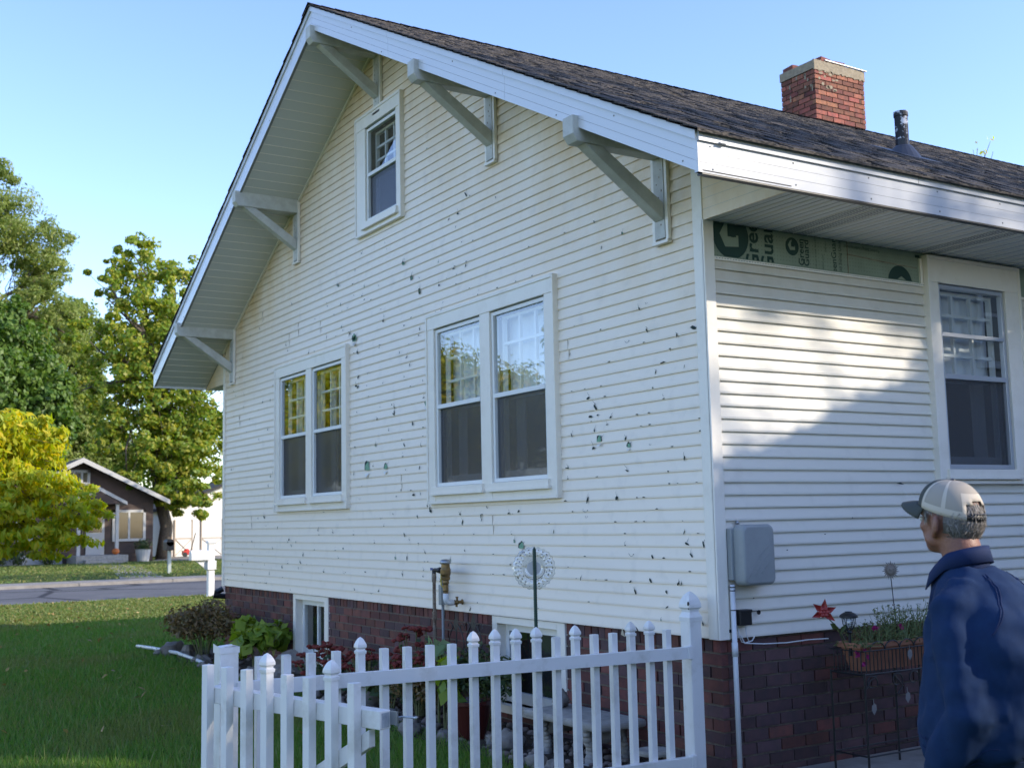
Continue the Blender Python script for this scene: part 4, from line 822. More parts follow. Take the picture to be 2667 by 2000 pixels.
# ---------------------------------------------------------------- garden ornaments
M['clear'] = glass('cut glass', 1.9, (.84,.87,.88), .05); M['clear_dark'] = mat('facet with painted refraction', (.04,.05,.055), .15, spec=.8); M['clear_grey'] = mat('frosted glass centre', (.40,.42,.44), .25, spec=.8)
M['green_stake'] = mat('dark green stake', (.012,.045,.03), .5)
O_ = thing('glass_flower_stake', (-.60, 1.08, 0), 'clear cut-glass plate on a dark green stake in the flower bed', 'garden ornament')
b = MB(); b.tube([(-.60,1.08,-.05),(-.60,1.08,1.36),(-.60,1.08,1.375)], [.0115,.0115,.003], 8)
for k in range(90): b.lathe([(.0122,0),(.0122,.005)], (-.60,1.08,.05+k*.0145), 8)
b.ball((-.607,1.069,1.245),.007,8,6); b.build('stake', M['green_stake'], O_)
vd = (Vector((-.60,1.08,1.24))-CAM_LOC).normalized(); vd = (vd+Vector((-.10,-.25,-.05))*0).normalized(); pn = -vd; px_ = Vector((0,0,1)).cross(pn).normalized(); py_ = pn.cross(px_); pc = Vector((-.60,1.08,1.24))+vd*.022+px_*-.005
def pp(r_, a, h=0): return pc+px_*(r_*math.cos(a))+py_*(r_*math.sin(a))+pn*h
b = MB(); n = 120; rings = [(0,.004),(.045,.004),(.066,.0),(.072,-.012),(.10,-.020),(.128,-.014),(.137,-.004)]
V = []
for (r_, h) in rings:
    for j in range(n):
        a = 2*math.pi*j/n; q = r_*(1+(.028*math.cos(a*24) if r_ > .12 else 0)); V.append(pp(q, a, -h-(.003*math.cos(a*24) if r_ > .07 else 0)))
b.add(V, [(i*n+j, i*n+(j+1)%n, (i+1)*n+(j+1)%n, (i+1)*n+j) for i in range(len(rings)-1) for j in range(n)])
pl = b.build('plate', M['clear'], O_, smooth=True)
b = MB()
for ring, (r_, cnt, sz) in enumerate(((.084,20,.009),(.102,22,.0115),(.120,24,.012))):
    for j in range(cnt):
        a = 2*math.pi*(j+.5*(ring % 2))/cnt; s_ = sz*R.uniform(.5,1.1)
        if R.random() < .12: continue
        b.poly([pp(r_-s_*.45,a,.018), pp(r_,a+s_*.9/r_,.018), pp(r_+s_*.45,a,.018), pp(r_,a-s_*.9/r_,.018)])
for j in range(48):
    a = 2*math.pi*j/48; b.poly([pp(.048,a-.01,.0), pp(.048,a+.01,.0), pp(.062,a+.006,.001), pp(.062,a-.006,.001)])
for r_ in (.071,): b.poly([pp(r_, 2*math.pi*j/60, .009) for j in range(36,60)]+[pp(r_+.0035, 2*math.pi*j/60, .009) for j in range(59,35,-1)])
for j in range(144):
    a = 2*math.pi*j/144; a2 = a+2*math.pi/144; q1, q2 = .1355*(1+.028*math.cos(a*24)), .1355*(1+.028*math.cos(a2*24))
    if math.sin(a*3+1) > -.5: b.poly([pp(q1,a,.006), pp(q2,a2,.006), pp(q2+.002,a2,.006), pp(q1+.002,a,.006)])
b.build('cut_facets', M['clear_dark'], pl)  # dark colour on facets and rim paints the refraction of clear glass
b = MB(); b.poly([pp(.046, 2*math.pi*j/40, -.0005) for j in range(40)]); b.build('plate_centre', M['clear_grey'], pl)
def trellis(x, y, z, s, label):
    T_ = thing('iron_trellis', (x, y, 0), label, 'trellis', 'iron garden trellises')
    b = MB(); b.tube([(x,y,-.05),(x,y,z-.04)], .006, 6); b.poly([(x-.004,y,z-.12*s),(x-.004,y+.045*s,z-.06*s),(x-.004,y,z+.03*s),(x-.004,y-.045*s,z-.06*s)])
    for sg in (-1, 1):
        b.tube([(x, y+sg*(.02+.10*math.sin(t*3.1)*s), z-.35*s+t*.30*s) for t in np.linspace(0,1,12)], .005, 6)
        b.tube([(x, y+sg*(.10+.035*math.cos(t)*s)*s, z-.08*s+.035*s*math.sin(t)) for t in np.linspace(0,5,14)], .004, 6)
        b.tube([(x, y+sg*(.13+.03*math.cos(t)*s)*s, z-.26*s+.03*s*math.sin(t)) for t in np.linspace(0,5,14)], .004, 6)
        b.tube([(x,y,z-.38*s),(x,y+sg*.16*s,z-.25*s)], .005, 6)
    b.build('scrollwork', M['iron'], T_)
trellis(-.13, 2.98, .79, 1.0, 'black iron scroll trellis against the brick, the one nearer the rusty pipe')
trellis(-.13, 2.70, .81, 1.0, 'black iron scroll trellis against the brick, the one nearer the house corner')
T_ = thing('butterfly_stake', (-.10, .72, 0), 'dark wire butterfly ornament behind the fence near the house corner', 'garden ornament')
b = MB(); b.tube([(-.10,.72,-.05),(-.10,.72,.86)], .004, 6)
for k in range(3): b.tube([(-.10, .78+(.05-.014*k)*math.cos(t), .66+(.06-.016*k)*math.sin(t)) for t in np.linspace(0,6.3,20)], .004, 6)
for j in range(8): b.tube([(-.10,.78,.66),(-.10,.78+.05*math.cos(j*.785),.66+.06*math.sin(j*.785))], .003, 5)
b.tube([(-.10,.70+.05*math.cos(t),.80+.06*math.sin(t)) for t in np.linspace(-1.5,2.5,12)], .004, 6)
b.build('wire_wheel', M['iron'], T_)
b = MB(); b.poly([(-.102,.80,.79),(-.10,.84,.80),(-.10,.825,.845)]); b.poly([(-.102,.80,.79),(-.10,.76,.80),(-.10,.79,.85)]); b.build('wing', M['steel'], T_)

BN = thing('stone_bench', (-.24, 1.09, 0), 'small weathered concrete bench against the brick foundation', 'bench')
b = MB(); b.box(-.44,-.05,.66,1.52,.235,.285); b.build('seat', M['concrete'], BN, bevel=.018)
for y in (.84, 1.34):
    b = MB()
    for x in (-.38,-.12):
        for k in range(9):
            t = k/8; b.ball((x+.018*math.sin(t*5), y, .235*t), (.045-.02*math.sin(t*3.1), .055-.012*math.sin(t*3.1), .03), 10, 6, bump=.35, seed=k+y*10)
    b.box(-.40,-.10,y-.03,y+.03,.14,.235); b.build('leg', M['concrete'], BN, smooth=True)
def rock(x, y, r_, label, seed, m_='stone', z=0, group='pale rocks edging the flower bed'):
    b = MB(); b.ball((x, y, z+r_[2]*.7), r_, 14, 9, bump=.55, seed=seed, rot=Matrix.Rotation(seed*1.3, 3, 'Z'))
    o = b.build('rock', M[m_], None, smooth=(seed % 3 != 0)); return tag(o, label, 'rock', group)
tag(rock(-.20, 1.42, (.055,.075,.065), 'brown stone sitting on the concrete bench', 77, 'stone', .285), group='x'); 
bpy.data.objects[-1].pop('group', None) if False else None
for o_ in COL.objects:
    if o_.get('group') == 'x': del o_['group']
rock(-.12, 6.55, (.13,.22,.13), 'big pale craggy rock below the basement window near the lime green shrub', 3, 'stone_white')
rock(-.34, 6.25, (.09,.12,.08), 'pale rock in front of the big craggy rock', 6, 'stone_white')
rock(-.62, 9.25, (.12,.17,.11), 'rounded grey rock at the far lawn edge of the bed, left of the brown shrub', 4)
rock(-.50, 8.95, (.11,.13,.08), 'pale flat rock at the foot of the brown shrub', 9, 'stone_white')
rock(-.50, 3.90, (.14,.16,.10), 'dark rounded rock seen behind the gate latch', 5)
rock(-.50, 1.60, (.07,.11,.08), 'pinkish white jagged rock left of the bench, behind the pickets', 8, 'stone_white')
for i in range(26):
    y = .35+i*.36+jit(.1); x = -.62-.12*math.sin(i*1.3)-.06*(2 < y < 4)
    if abs(y-1.6) < .12 or abs(y-3.9) < .15: continue
    s_ = R.uniform(.04,.085); rock(x+jit(.05), y, (s_, s_*R.uniform(.9,1.5), s_*.75), 'small round stone in the row edging the flower bed', 20+i, R.choice(['stone','stone','stone_white']))
# pebbles in the bed
b = MB()
for i in range(520):
    y = R.uniform(.25, 4.6) if i < 430 else R.uniform(4.6, 9.4); x = R.uniform(-.72,-.02); s_ = R.uniform(.012,.035)
    b.ball((x,y,.016+s_*.3), (s_*R.uniform(.8,1.4),s_,s_*.7), 6, 4)
tag(b.build('pebbles', mat('river pebbles', (.22,.17,.14), .85, col2=(.12,.10,.09), vscale=10, rand=.6), None, smooth=True), kind='stuff')
b = MB(); b.tube([(-.75,10.4,.04),(-.72,9.8,.06),(-.66,8.9,.07),(-.64,8.3,.05),(-.66,7.6,.03)], .022, 8)
tag(b.build('lawn_edging', M['pvc'], None, smooth=True), 'white plastic edging strip between the lawn and the bed', 'edging')
SM = thing('plant_stand', (-.24, .36, 0), 'low iron plant stand with a round stone top behind the right end of the fence', 'plant stand')
b = MB(); b.lathe([(.10,.135),(.105,.15),(.10,.165)], (-.24,.36,0), 20); b.build('top', M['concrete'], SM)
b = MB()
for a in range(3):
    t = a*2.1+.4; b.tube([(-.24+.085*math.cos(t),.36+.085*math.sin(t),.135),(-.24+.05*math.cos(t),.36+.05*math.sin(t),.07),(-.24+.10*math.cos(t),.36+.10*math.sin(t),.0)], .005, 6)
    b.tube([(-.24+.075*math.cos(t)+.0, .36+.075*math.sin(t)+.03*math.cos(u), .08+.04*math.sin(u)) for u in np.linspace(0,6.3,16)], .003, 5)
b.build('wire_legs', M['iron'], SM)

# ---------------------------------------------------------------- plants in the bed
def shrub(name, c, r, n, size, m_, label, seed, group=None, stems=10, shell=.35, cat='shrub', aspect=.55, droop=0):
    S_ = thing(name, (c[0], c[1], 0), label, cat, group); rg = np.random.default_rng(seed)
    P, Q = [], []
    k = max(6, n//90)
    for i in range(k):
        d = rg.normal(0, 1, 3); d /= np.linalg.norm(d); d[2] = abs(d[2])*.9
        cc = np.array(c)+d*np.array(r)*rg.uniform(.3, .75); a, q = clump(rg, cc, np.array(r)*rg.uniform(.25,.42), n//k, shell)
        P.append(a); Q.append(q)
    P = np.vstack(P); Q = np.vstack(Q); Q[:, 2] += .5; ok = P[:, 2] > .03; ok &= P[:, 0] < .02
    leafmesh('foliage', P[ok], Q[ok], size, m_, S_, aspect=aspect, seed=seed, droop=droop)
    b = MB()
    for i in range(stems):
        a = rg.uniform(0, 6.28); q = rg.uniform(.2, .85)
        e_ = Vector((min(c[0]+math.cos(a)*r[0]*q, 0), c[1]+math.sin(a)*r[1]*q, c[2]+r[2]*rg.uniform(.1,.7)))
        b.tube([(c[0]+math.cos(a)*.04, c[1]+math.sin(a)*.04, 0), Vector((c[0]+math.cos(a)*r[0]*q*.4, c[1]+math.sin(a)*r[1]*q*.4, c[2]*.6)), e_], [.008,.006,.003], 5)
    b.build('stem', M['stem'], S_); return S_
shrub('shrub', (-.46,8.50,.36), (.50,.90,.40), 5500, .05, M['leaf_brown'], 'rounded brownish shrub by the far end of the brick foundation', 1, stems=22, shell=.15)
shrub('hydrangea', (-.34,7.02,.30), (.36,.55,.40), 330, .145, M['leaf_lime'], 'lime green broad-leaved shrub left of the far basement window', 2, stems=10, aspect=.75, droop=1)
shrub('rose_bush', (-.32,2.28,.36), (.28,.55,.36), 3200, .042, M['leaf_dark'], 'dark twiggy rose bush in front of the near basement window', 5, stems=18, shell=.1)
shrub('rose_bush', (-.36,3.15,.24), (.26,.55,.34), 2200, .045, M['leaf_brown'], 'straggly brown rose bush behind the middle of the fence', 6, stems=14, shell=.1)
shrub('hosta', (-.40,3.62,.18), (.22,.30,.18), 60, .15, M['leaf_dark'], 'low dark leafy plant among the red sedum', 7, stems=4, aspect=.7, cat='plant', droop=.6)
shrub('leafy_plant', (-.56,2.32,.36), (.14,.20,.32), 26, .17, M['leaf_lime'], 'yellow-green drooping leafy plant behind the middle pickets', 8, stems=6, aspect=.55, cat='plant', droop=2)
shrub('leafy_plant', (-.42,2.75,.56), (.13,.16,.12), 16, .15, leafmat('pale leaf', [(.22,.32,.14),(.28,.36,.18)]), 'pale green leafy plant above the fence rail beside the sedum', 9, stems=4, aspect=.7, cat='plant')
def sedum(c, r, n, label, seed):
    S_ = thing('sedum', (c[0], c[1], 0), label, 'flowering plant', 'dark red sedum along the brick wall'); rg = np.random.default_rng(seed)
    hb, st = MB(), MB(); P, Q = [], []
    for i in range(n):
        a = rg.uniform(0, 6.28); q = rg.uniform(0, 1)**.5; x = min(c[0]+math.cos(a)*r[0]*q, -.03); y = c[1]+math.sin(a)*r[1]*q; z = c[2]*(1-.45*q*q)*rg.uniform(.82,1.08)
        s_ = rg.uniform(.028,.05)
        for k in range(7): hb.ball((x+rg.normal(0,s_*.55), y+rg.normal(0,s_*.55), z+rg.normal(0,s_*.15)), (s_*.5,s_*.5,s_*.32), 8, 5, bump=.4, seed=k+i)
        st.tube([(c[0]+(x-c[0])*.25, c[1]+(y-c[1])*.25, 0), (x, y, z-.01)], .004, 5)
        for k in range(8):
            t = rg.uniform(.2,.92); P.append((c[0]+(x-c[0])*(.25+.75*t)+rg.normal(0,.03), c[1]+(y-c[1])*(.25+.75*t)+rg.normal(0,.03), z*t)); Q.append((0,0,1))
    hb.build('flower_head', M['floret'], S_, smooth=True); st.build('stem', M['stem'], S_); leafmesh('foliage', P, Q, .06, M['leaf_sedum'], S_, aspect=.6, seed=seed)
sedum((-.42,4.95,.44), (.24,.48,0), 46, 'dark red sedum clump right of the far basement window', 1)
sedum((-.42,3.98,.50), (.24,.42,0), 40, 'dark red sedum clump in the middle of the brick wall', 2)
sedum((-.36,3.28,.70), (.22,.32,0), 32, 'tallest dark red sedum clump, beside the rusty pipe', 3)
PT = thing('plant_pot', (-.50, 2.12, 0), 'dark red glazed plant pot in the bed behind the fence', 'plant pot')
b = MB(); b.lathe([(.10,0),(.13,.14),(.15,.24),(.16,.245),(.16,.27),(.14,.27),(.12,.2)], (-.50,2.12,.01), 24); b.build('pot', mat('dark red glaze', (.06,.012,.010), .3), PT, smooth=False)
b = MB(); b.lathe([(.13,.22),(.02,.225)], (-.50,2.12,.01), 20); b.build('soil', M['soil'], PT)

# ---------------------------------------------------------------- planter on its iron stand
ST = thing('planter_stand', (1.07, -.32, 0), 'black iron plant stand with a barred basket against the brick wall', 'plant stand')
x0, x1, y0, y1, zs_ = .70, 1.50, -.46, -.20, .60
b = MB()
for (x, y) in ((x0,y1),(x0,y0),(x1,y0),(x1,y1),(1.27,y1)): b.tube([(x,y,0),(x,y,zs_+.01)], .007, 8)
for z in (zs_, zs_+.135): 
    for a, c in (((x0,y0),(x1,y0)),((x0,y0),(x0,y1)),((x1,y0),(x1,y1)),((x0,y1),(x1,y1))): b.tube([(*a,z),(*c,z)], .006 if z == zs_ else .004, 6)
for a, c in (((x0,y0),(x1,y0)),((x0,y0),(x0,y1)),((x1,y0),(x1,y1)),((x0,y1),(x1,y1))): b.tube([(*a,.13),(*c,.13)], .005, 6)
b.build('frame', M['black'], ST)
b = MB()
for k in range(24): x = x0+.02+k*(x1-x0-.04)/23; b.tube([(x,y0,zs_),(x,y0,zs_+.135)], .0035, 5)
for k in range(8): y = y0+.02+k*.03; b.tube([(x0,y,zs_),(x0,y,zs_+.135)], .0035, 5)
for k in range(6): cx_ = x0+.06+k*.13; b.tube([(cx_+.065+.065*math.cos(t), y0, zs_+.135+.05*math.sin(t)) for t in np.linspace(0,math.pi,12)], .004, 6)
b.build('basket', M['black'], ST)
b = MB()
for k, cx_ in enumerate((x0+.06,.98,1.13,1.30)):
    b.tube([(cx_+.05*math.cos(t)*(1-.08*t), y0, zs_-.05+.045*math.sin(t)*(1-.08*t)) for t in np.linspace(-.5,5,18)], .004, 6)
b.tube([(x0,y0,zs_-.09),(x0+.05,y0,zs_-.035),(x0+.11,y0,zs_-.01)], .004, 6); b.tube([(x0+.25,y0,zs_-.01),(x0+.33,y0,zs_-.09),(x0+.28,y0,zs_-.13)], .004, 6)
b.build('scrollwork', M['black'], ST)
M['pewter'] = mat('grey metal leaf', (.22,.21,.20), .5)
for (x, z) in ((.76,zs_-.19),(1.06,zs_-.15),(1.24,zs_-.09),(1.36,zs_-.06),(1.10,zs_+.10)):
    b = MB(); b.poly([(x,y0-.006,z-.045),(x+.022,y0-.008,z-.015),(x+.018,y0-.008,z+.012),(x,y0-.012,z+.025),(x-.018,y0-.008,z+.012),(x-.022,y0-.008,z-.015)]); b.tube([(x,y0-.006,z+.02),(x,y0-.004,z+.05)], .002, 5); b.build('metal_leaf', M['pewter'], ST)
TP = thing('terracotta_planter', (1.07,-.33,.61), 'long terracotta planter of flowers sitting in the iron basket', 'planter')
def dtrough(b, xa, xb, ya, yb, z, n=24):
    P = []
    for i in range(n):
        a = 2*math.pi*i/n; cx_, cy_ = math.cos(a), math.sin(a); e_ = .45
        P.append(((xa+xb)/2+(xb-xa)/2*math.copysign(abs(cx_)**e_, cx_), (ya+yb)/2+(yb-ya)/2*math.copysign(abs(cy_)**e_, cy_), z))
    return P
b = MB(); n = 24; L_ = [(.05,.05,.607),(.018,.02,.70),(.006,.008,.745),(-.012,-.012,.748),(-.012,-.012,.775),(.006,.006,.777),(.02,.02,.74)]
V = []
for ix, iy, z in L_: V += dtrough(b, .72+ix, 1.46-ix, -.435+iy, -.21-iy, z, n)
b.add(V, [(i*n+j, i*n+(j+1)%n, (i+1)*n+(j+1)%n, (i+1)*n+j) for i in range(len(L_)-1) for j in range(n)]+[tuple(range(n))]); b.build('pot', M['terracotta'], TP, smooth=False)
b = MB(); b.poly(dtrough(b, .75, 1.43, -.41, -.235, .75, n)); b.build('soil', M['soil'], TP)
rg = np.random.default_rng(4); P, Q = [], []; sb = MB()
for i in range(330):
    x = rg.uniform(.72,1.48); y = rg.uniform(-.43,-.2); hgt = (.05+.16*rg.uniform(0,1)*(1.15 if x > 1.05 else .55)); dx, dy = rg.normal(0,.05), rg.normal(0,.04)
    if x < .82 or rg.uniform() < .12: dy -= .08; hgt *= .3
    sb.tube([(x,y,.75),(x+dx*.4,y+dy*.4,.75+hgt*.6),(x+dx,y+dy,.75+hgt)], [.0028,.0022,.0012], 4)
    for k in range(5):
        t = rg.uniform(.3,1.05); P.append((x+dx*t+rg.normal(0,.008), y+dy*t+rg.normal(0,.008), .75+hgt*t)); Q.append((dx*5,dy*5,.6))
M['stem_green'] = mat('green flower stem', (.16,.20,.07), .7)
sb.build('stem', M['stem_green'], TP); leafmesh('foliage', P, Q, .026, leafmat('planter leaf', [(.10,.15,.05),(.17,.20,.08),(.20,.15,.06),(.07,.11,.04)]), TP, aspect=.35, seed=3)
P, Q = [], []
for c in ((.70,-.42,.72),(.76,-.44,.70),(.72,-.45,.66),(.90,-.40,.86),(1.12,-.40,.85),(.74,-.43,.745)):
    for k in range(7): P.append((c[0]+rg.normal(0,.008), c[1]+rg.normal(0,.008), c[2]+rg.normal(0,.008))); Q.append((0,-1,.3))
leafmesh('flower', P, Q, .026, leafmat('magenta petal', [(.40,.02,.16),(.30,.02,.12)], .3), TP, aspect=.8, seed=5)
FL = thing('metal_flower', (.66,-.33,.75), 'red metal flower on a stem at the left end of the planter', 'garden ornament')
b = MB(); b.tube([(.70,-.33,.74),(.64,-.33,.87),(.545,-.30,.965)], .0035, 6); b.poly([(.645,-.33,.86),(.60,-.345,.90),(.565,-.34,.90),(.60,-.325,.865)]); b.poly([(.66,-.33,.83),(.70,-.345,.87),(.70,-.34,.89),(.665,-.33,.87)]); b.build('stem', M['leaf_dark'], FL)
M['red_metal'] = mat('red painted metal', (.30,.025,.02), .4)
b = MB(); fc = Vector((.54,-.315,.965)); fn = Vector((-.45,-.85,.15)).normalized(); fx = Vector((0,0,1)).cross(fn).normalized(); fy = fn.cross(fx)
for k in range(6):
    a = k*math.pi/3+.35; d = fx*math.cos(a)+fy*math.sin(a); e_ = fn.cross(d)
    if k == 4: continue
    b.add([fc+d*.012, fc+d*.035+e_*.020+fn*.010, fc+d*.082+fn*.012, fc+d*.035-e_*.020+fn*.010, fc+d*.04-fn*.002], [(0,1,4),(1,2,4),(2,3,4),(3,0,4)])
for k in range(6):
    a = k*math.pi/3; d = fx*math.cos(a)+fy*math.sin(a); b.ball(fc+d*.020+fn*.012, (.014,.014,.014), 8, 6)
b.ball(fc+fn*.014, .012, 8, 6); b.build('petals', M['red_metal'], FL)
LP = thing('solar_lamp', (.74,-.34,.75), 'black solar path lamp standing in the planter', 'lamp')
lx, ly = .725, -.34
b = MB(); b.lathe([(.009,.70),(.009,.83),(.016,.84),(.012,.85)], (lx,ly,0), 12); b.build('stake', M['black'], LP)
b = MB(); b.lathe([(.048,.925),(.055,.928),(.054,.938),(.040,.95),(.022,.958),(.020,.962),(.001,.963)], (lx,ly,0), 24); b.build('lamp_cap', M['black'], LP)
b = MB(); b.lathe([(.015,.85),(.030,.885),(.040,.925)], (lx,ly,0), 16); b.build('lens', M['clear'], LP, smooth=True)
b = MB()
for k in range(6):
    a = k*math.pi/3; b.tube([(lx+.016*math.cos(a),ly+.016*math.sin(a),.85),(lx+.034*math.cos(a+.2),ly+.034*math.sin(a+.2),.885),(lx+.042*math.cos(a+.5),ly+.042*math.sin(a+.5),.925)], .0025, 5)
b.build('cage', M['black'], LP)
SU = thing('sun_ornament', (1.16,-.30,.75), 'rusty metal sun face on a thin rod above the planter', 'garden ornament')
b = MB(); b.tube([(1.20,-.30,.72),(1.165,-.30,1.16)], .003, 6); b.build('rod', M['iron'], SU)
M['rust_sun'] = mat('rusty tin', (.17,.13,.10), .6, col2=(.28,.25,.21), vscale=25)
b = MB(); sc_ = Vector((1.162,-.305,1.19)); fn = Vector((-.35,-.93,0)).normalized(); fx = Vector((0,0,1)).cross(fn).normalized(); fy = Vector((0,0,1))
b.ball(sc_, (.030,.012,.032), 16, 8, rot=Matrix((fx, -fn, fy)).transposed())
for k in range(22):
    a = k*2*math.pi/22; d = fx*math.cos(a)+fy*math.sin(a); e_ = fn.cross(d); w = .006; l = .062 if k % 2 else .050
    b.poly([sc_+d*.026-e_*w, sc_+d*.042-e_*(w*.3), sc_+d*l+e_*.008, sc_+d*.044+e_*(w*1.2), sc_+d*.026+e_*w])
for sx in (-1, 1): b.ball(sc_+fx*.012*sx+fy*.008+fn*.010, .006, 8, 6)
b.ball(sc_+fn*.013, (.004,.005,.008), 8, 6); b.build('sun_face', M['rust_sun'], SU, smooth=False)

# ---------------------------------------------------------------- across the street
MBX = thing('mailbox', (3.44,20.6,0), 'white post-mounted mailbox on the near side of the street', 'mailbox', 'mailboxes')
b = MB(); b.box(3.37,3.51,20.53,20.67,0,1.22); b.box(3.35,3.53,20.51,20.69,1.20,1.26); b.box(3.33,3.55,20.49,20.71,.0,.06); b.box(3.34,3.54,20.5,20.7,.62,.82); b.build('post', M['white_vinyl'], MBX, bevel=.01)
b = MB(); b.prism([(2.98,y,z) for y, z in [(20.50,.84)]+[(20.60+.10*math.cos(a),.96+.10*math.sin(a)) for a in np.linspace(math.pi,0,9)]+[(20.70,.84)]], (.40,0,0)); b.build('letter_box', M['white_vinyl'], MBX)
b = MB(); b.prism([(3.36,20.57,.60),(3.36,20.57,.84),(3.08,20.57,.84)], (0,.06,0)); b.build('arm', M['white_vinyl'], MBX)
MB2 = thing('mailbox', (6.07,33.24,.1), 'small black mailbox on a thin pale post across the street', 'mailbox', 'mailboxes')
b = MB(); b.box(6.02,6.12,33.19,33.29,.1,.85); b.build('post', mat('pale green post', (.36,.40,.36), .7), MB2)
b = MB(); b.box(5.92,6.16,33.05,33.45,.85,1.12); b.lathe([(.12,0),(.12,.4)], (6.04,33.05,1.10), 14, axis=(0,1,0)); b.build('letter_box', M['black'], MB2)

BH = thing('brown_house', (6.7,50,.1), 'brown bungalow with white gable trim across the street, half hidden by leaves', 'house')
M['brown_siding'] = mat('brown lap siding', (.085,.056,.045), .8, col2=(.06,.042,.035), vscale=3); M['pink_siding'] = mat('lit brown siding', (.155,.105,.082), .8)
M['white_paint'] = mat('white paint', (.72,.71,.68), .6); M['dull_white'] = mat('dull white trim', (.46,.45,.43), .7); M['roof_far'] = mat('far roof', (.05,.05,.05), .9)
ap, el, er, hz = (6.7, 4.62), (3.3, 3.0), (10.15, 3.0), .1
b = MB(); b.prism([(3.4,50,hz),(10.0,50,hz),(10.0,50,3.0),(6.7,50,4.55),(3.4,50,3.0)], (0,9,0)); b.box(-3.2,3.5,50.6,58,hz,3.0)
for k in range(28):
    z = .5+k*.15
    a = 3.4 if z < 3 else 3.4+(z-3.0)/1.55*3.3; c = 10.0 if z < 3 else 10-(z-3.0)/1.55*3.3
    if a < c-.1: b.prism([(a,49.985,z),(c,49.985,z),(c,50,z+.14),(a,50,z+.14)], (0,.001,0)); b.prism([(a,49.985,z),(c,49.985,z),(c,50.0,z)], (0,.001,.0))
    if z < 3: b.add([(-3.2,50.58,z),(3.4,50.58,z),(3.4,50.6,z+.14),(-3.2,50.6,z+.14)], [(0,1,2,3)])
b.build('wall', M['brown_siding'], BH)
b = MB()
for (ex_, ez_) in ((2.75,2.78),(10.6,2.78)): b.prism([(ap[0],49.4,4.80),(ex_,49.4,ez_+.12),(ex_,49.4,ez_),(ap[0],49.4,4.66)], (0,10,0))
b.prism([(-3.5,49.9,2.95),(2.8,49.9,2.95),(2.8,54.0,4.3),(-3.5,54.0,4.3)], (0,0,.12)); b.build('roof', M['roof_far'], BH)
b = MB()
for (ex_, ez_) in ((2.75,2.78),(10.6,2.78)): b.prism([(ap[0],49.33,4.79),(ex_,49.33,ez_+.10),(ex_,49.33,ez_-.10),(ap[0],49.33,4.57)], (0,.07,0))
b.build('rake_board', M['dull_white'], BH)
def farwin(x0, x1, z0, z1, nm, t_=.12, y=50):
    b = MB(); b.box(x0,x1,y-.06,y,z1-t_,z1); b.box(x0,x1,y-.08,y,z0,z0+t_); b.box(x0,x0+t_,y-.06,y,z0,z1); b.box(x1-t_,x1,y-.06,y,z0,z1)
    for k in range(1, nm): xm = x0+(x1-x0)*k/nm; b.box(xm-.045,xm+.045,y-.05,y,z0,z1)
    w_ = b.build('window', M['dull_white'], BH); b = MB(); b.box(x0+t_,x1-t_,y-.025,y-.02,z0+t_,z1-t_); b.build('pane', M['dark_pane'], w_)
M['dark_pane'] = mat('dark window pane', (.02,.022,.025), .08, spec=.8)
farwin(6.06,7.13,3.58,4.27,3); farwin(8.15,9.65,1.02,2.45,2); farwin(4.0,4.75,1.1,2.4,1)
b = MB(); b.box(7.0,7.80,49.93,50,.38,2.42); d_ = b.build('door', M['dull_white'], BH); b = MB(); b.box(7.12,7.68,49.92,49.93,1.45,2.25); b.build('pane', M['dark_pane'], d_)
b = MB(); b.prism([(7.3,48.7,3.45),(6.1,48.7,2.80),(6.1,48.7,2.65),(7.3,48.7,3.28),(8.5,48.7,2.65),(8.5,48.7,2.80)], (0,1.3,0)); b.build('porch_gable', M['dull_white'], BH)
b = MB(); b.prism([(7.3,48.72,3.26),(6.3,48.72,2.7),(8.3,48.72,2.7)], (0,.1,0)); b.build('porch_front', M['brown_siding'], BH)
for x in (6.45, 8.1): b = MB(); b.box(x-.07,x+.07,48.8,48.94,.45,2.72); b.build('porch_post', M['dull_white'], BH)
b = MB(); b.box(6.2,8.4,48.0,50,.1,.45); b.box(6.5,8.1,47.5,48.0,.1,.27); b.build('step', M['concrete'], BH)
b = MB(); b.box(-3.2,6.0,49.93,50.59,.1,.5); b.build('foundation', M['dull_white'], BH)
b = MB(); b.box(5.5,5.95,53,53.45,3.8,5.0); b.build('chimney', M['brick_red'], BH); 
b = MB(); b.box(5.45,6.0,52.95,53.5,5.0,5.16); b.build('chimney_cap', M['dull_white'], BH)
for (x, label) in ((9.35,'pale planter of green leaves by the brown bungalow, right of its steps'),):
    PL = thing('planter_pot', (x,49.2,.1), label, 'planter'); b = MB(); b.lathe([(.26,.1),(.34,.62),(.36,.65),(.32,.65)], (x,49.2,0), 16); b.build('pot', M['dull_white'], PL)
    P, Q = clump(np.random.default_rng(2), (x,49.2,.85), (.45,.4,.3), 300, .2); leafmesh('foliage', P, Q, .12, M['leaf_dark'], PL, seed=2)
b = MB(); b.ball((7.95,48.4,.60),(.17,.17,.14),12,8); tag(b.build('pumpkin', mat('orange pumpkin', (.5,.13,.02), .5), None, smooth=True), 'orange pumpkin on the porch step of the brown bungalow', 'pumpkin')
for i, (x, label) in enumerate(((4.1,'dark low bush under the left window of the brown bungalow'),(5.3,'dark bush between the left window and the steps of the brown bungalow'),(3.3,'dark low bush at the left end of the brown bungalow front'))):
    Sx = thing('bush', (x,49.4,.1), label, 'bush', 'bushes in front of the brown bungalow'); P, Q = clump(np.random.default_rng(i), (x,49.4,.4), (.4,.35,.4), 350, .2); leafmesh('foliage', P, Q, .12, M['leaf_dark'], Sx, seed=i)
GA = thing('garage', (14,56.5,.1), 'white garage with two doors set back beside the brown bungalow', 'garage')
b = MB(); b.prism([(12.4,56,.1),(19,56,.1),(19,56,2.6),(15.7,56,3.9),(12.4,56,2.6)], (0,7,0)); b.build('wall', M['white_paint'], GA)
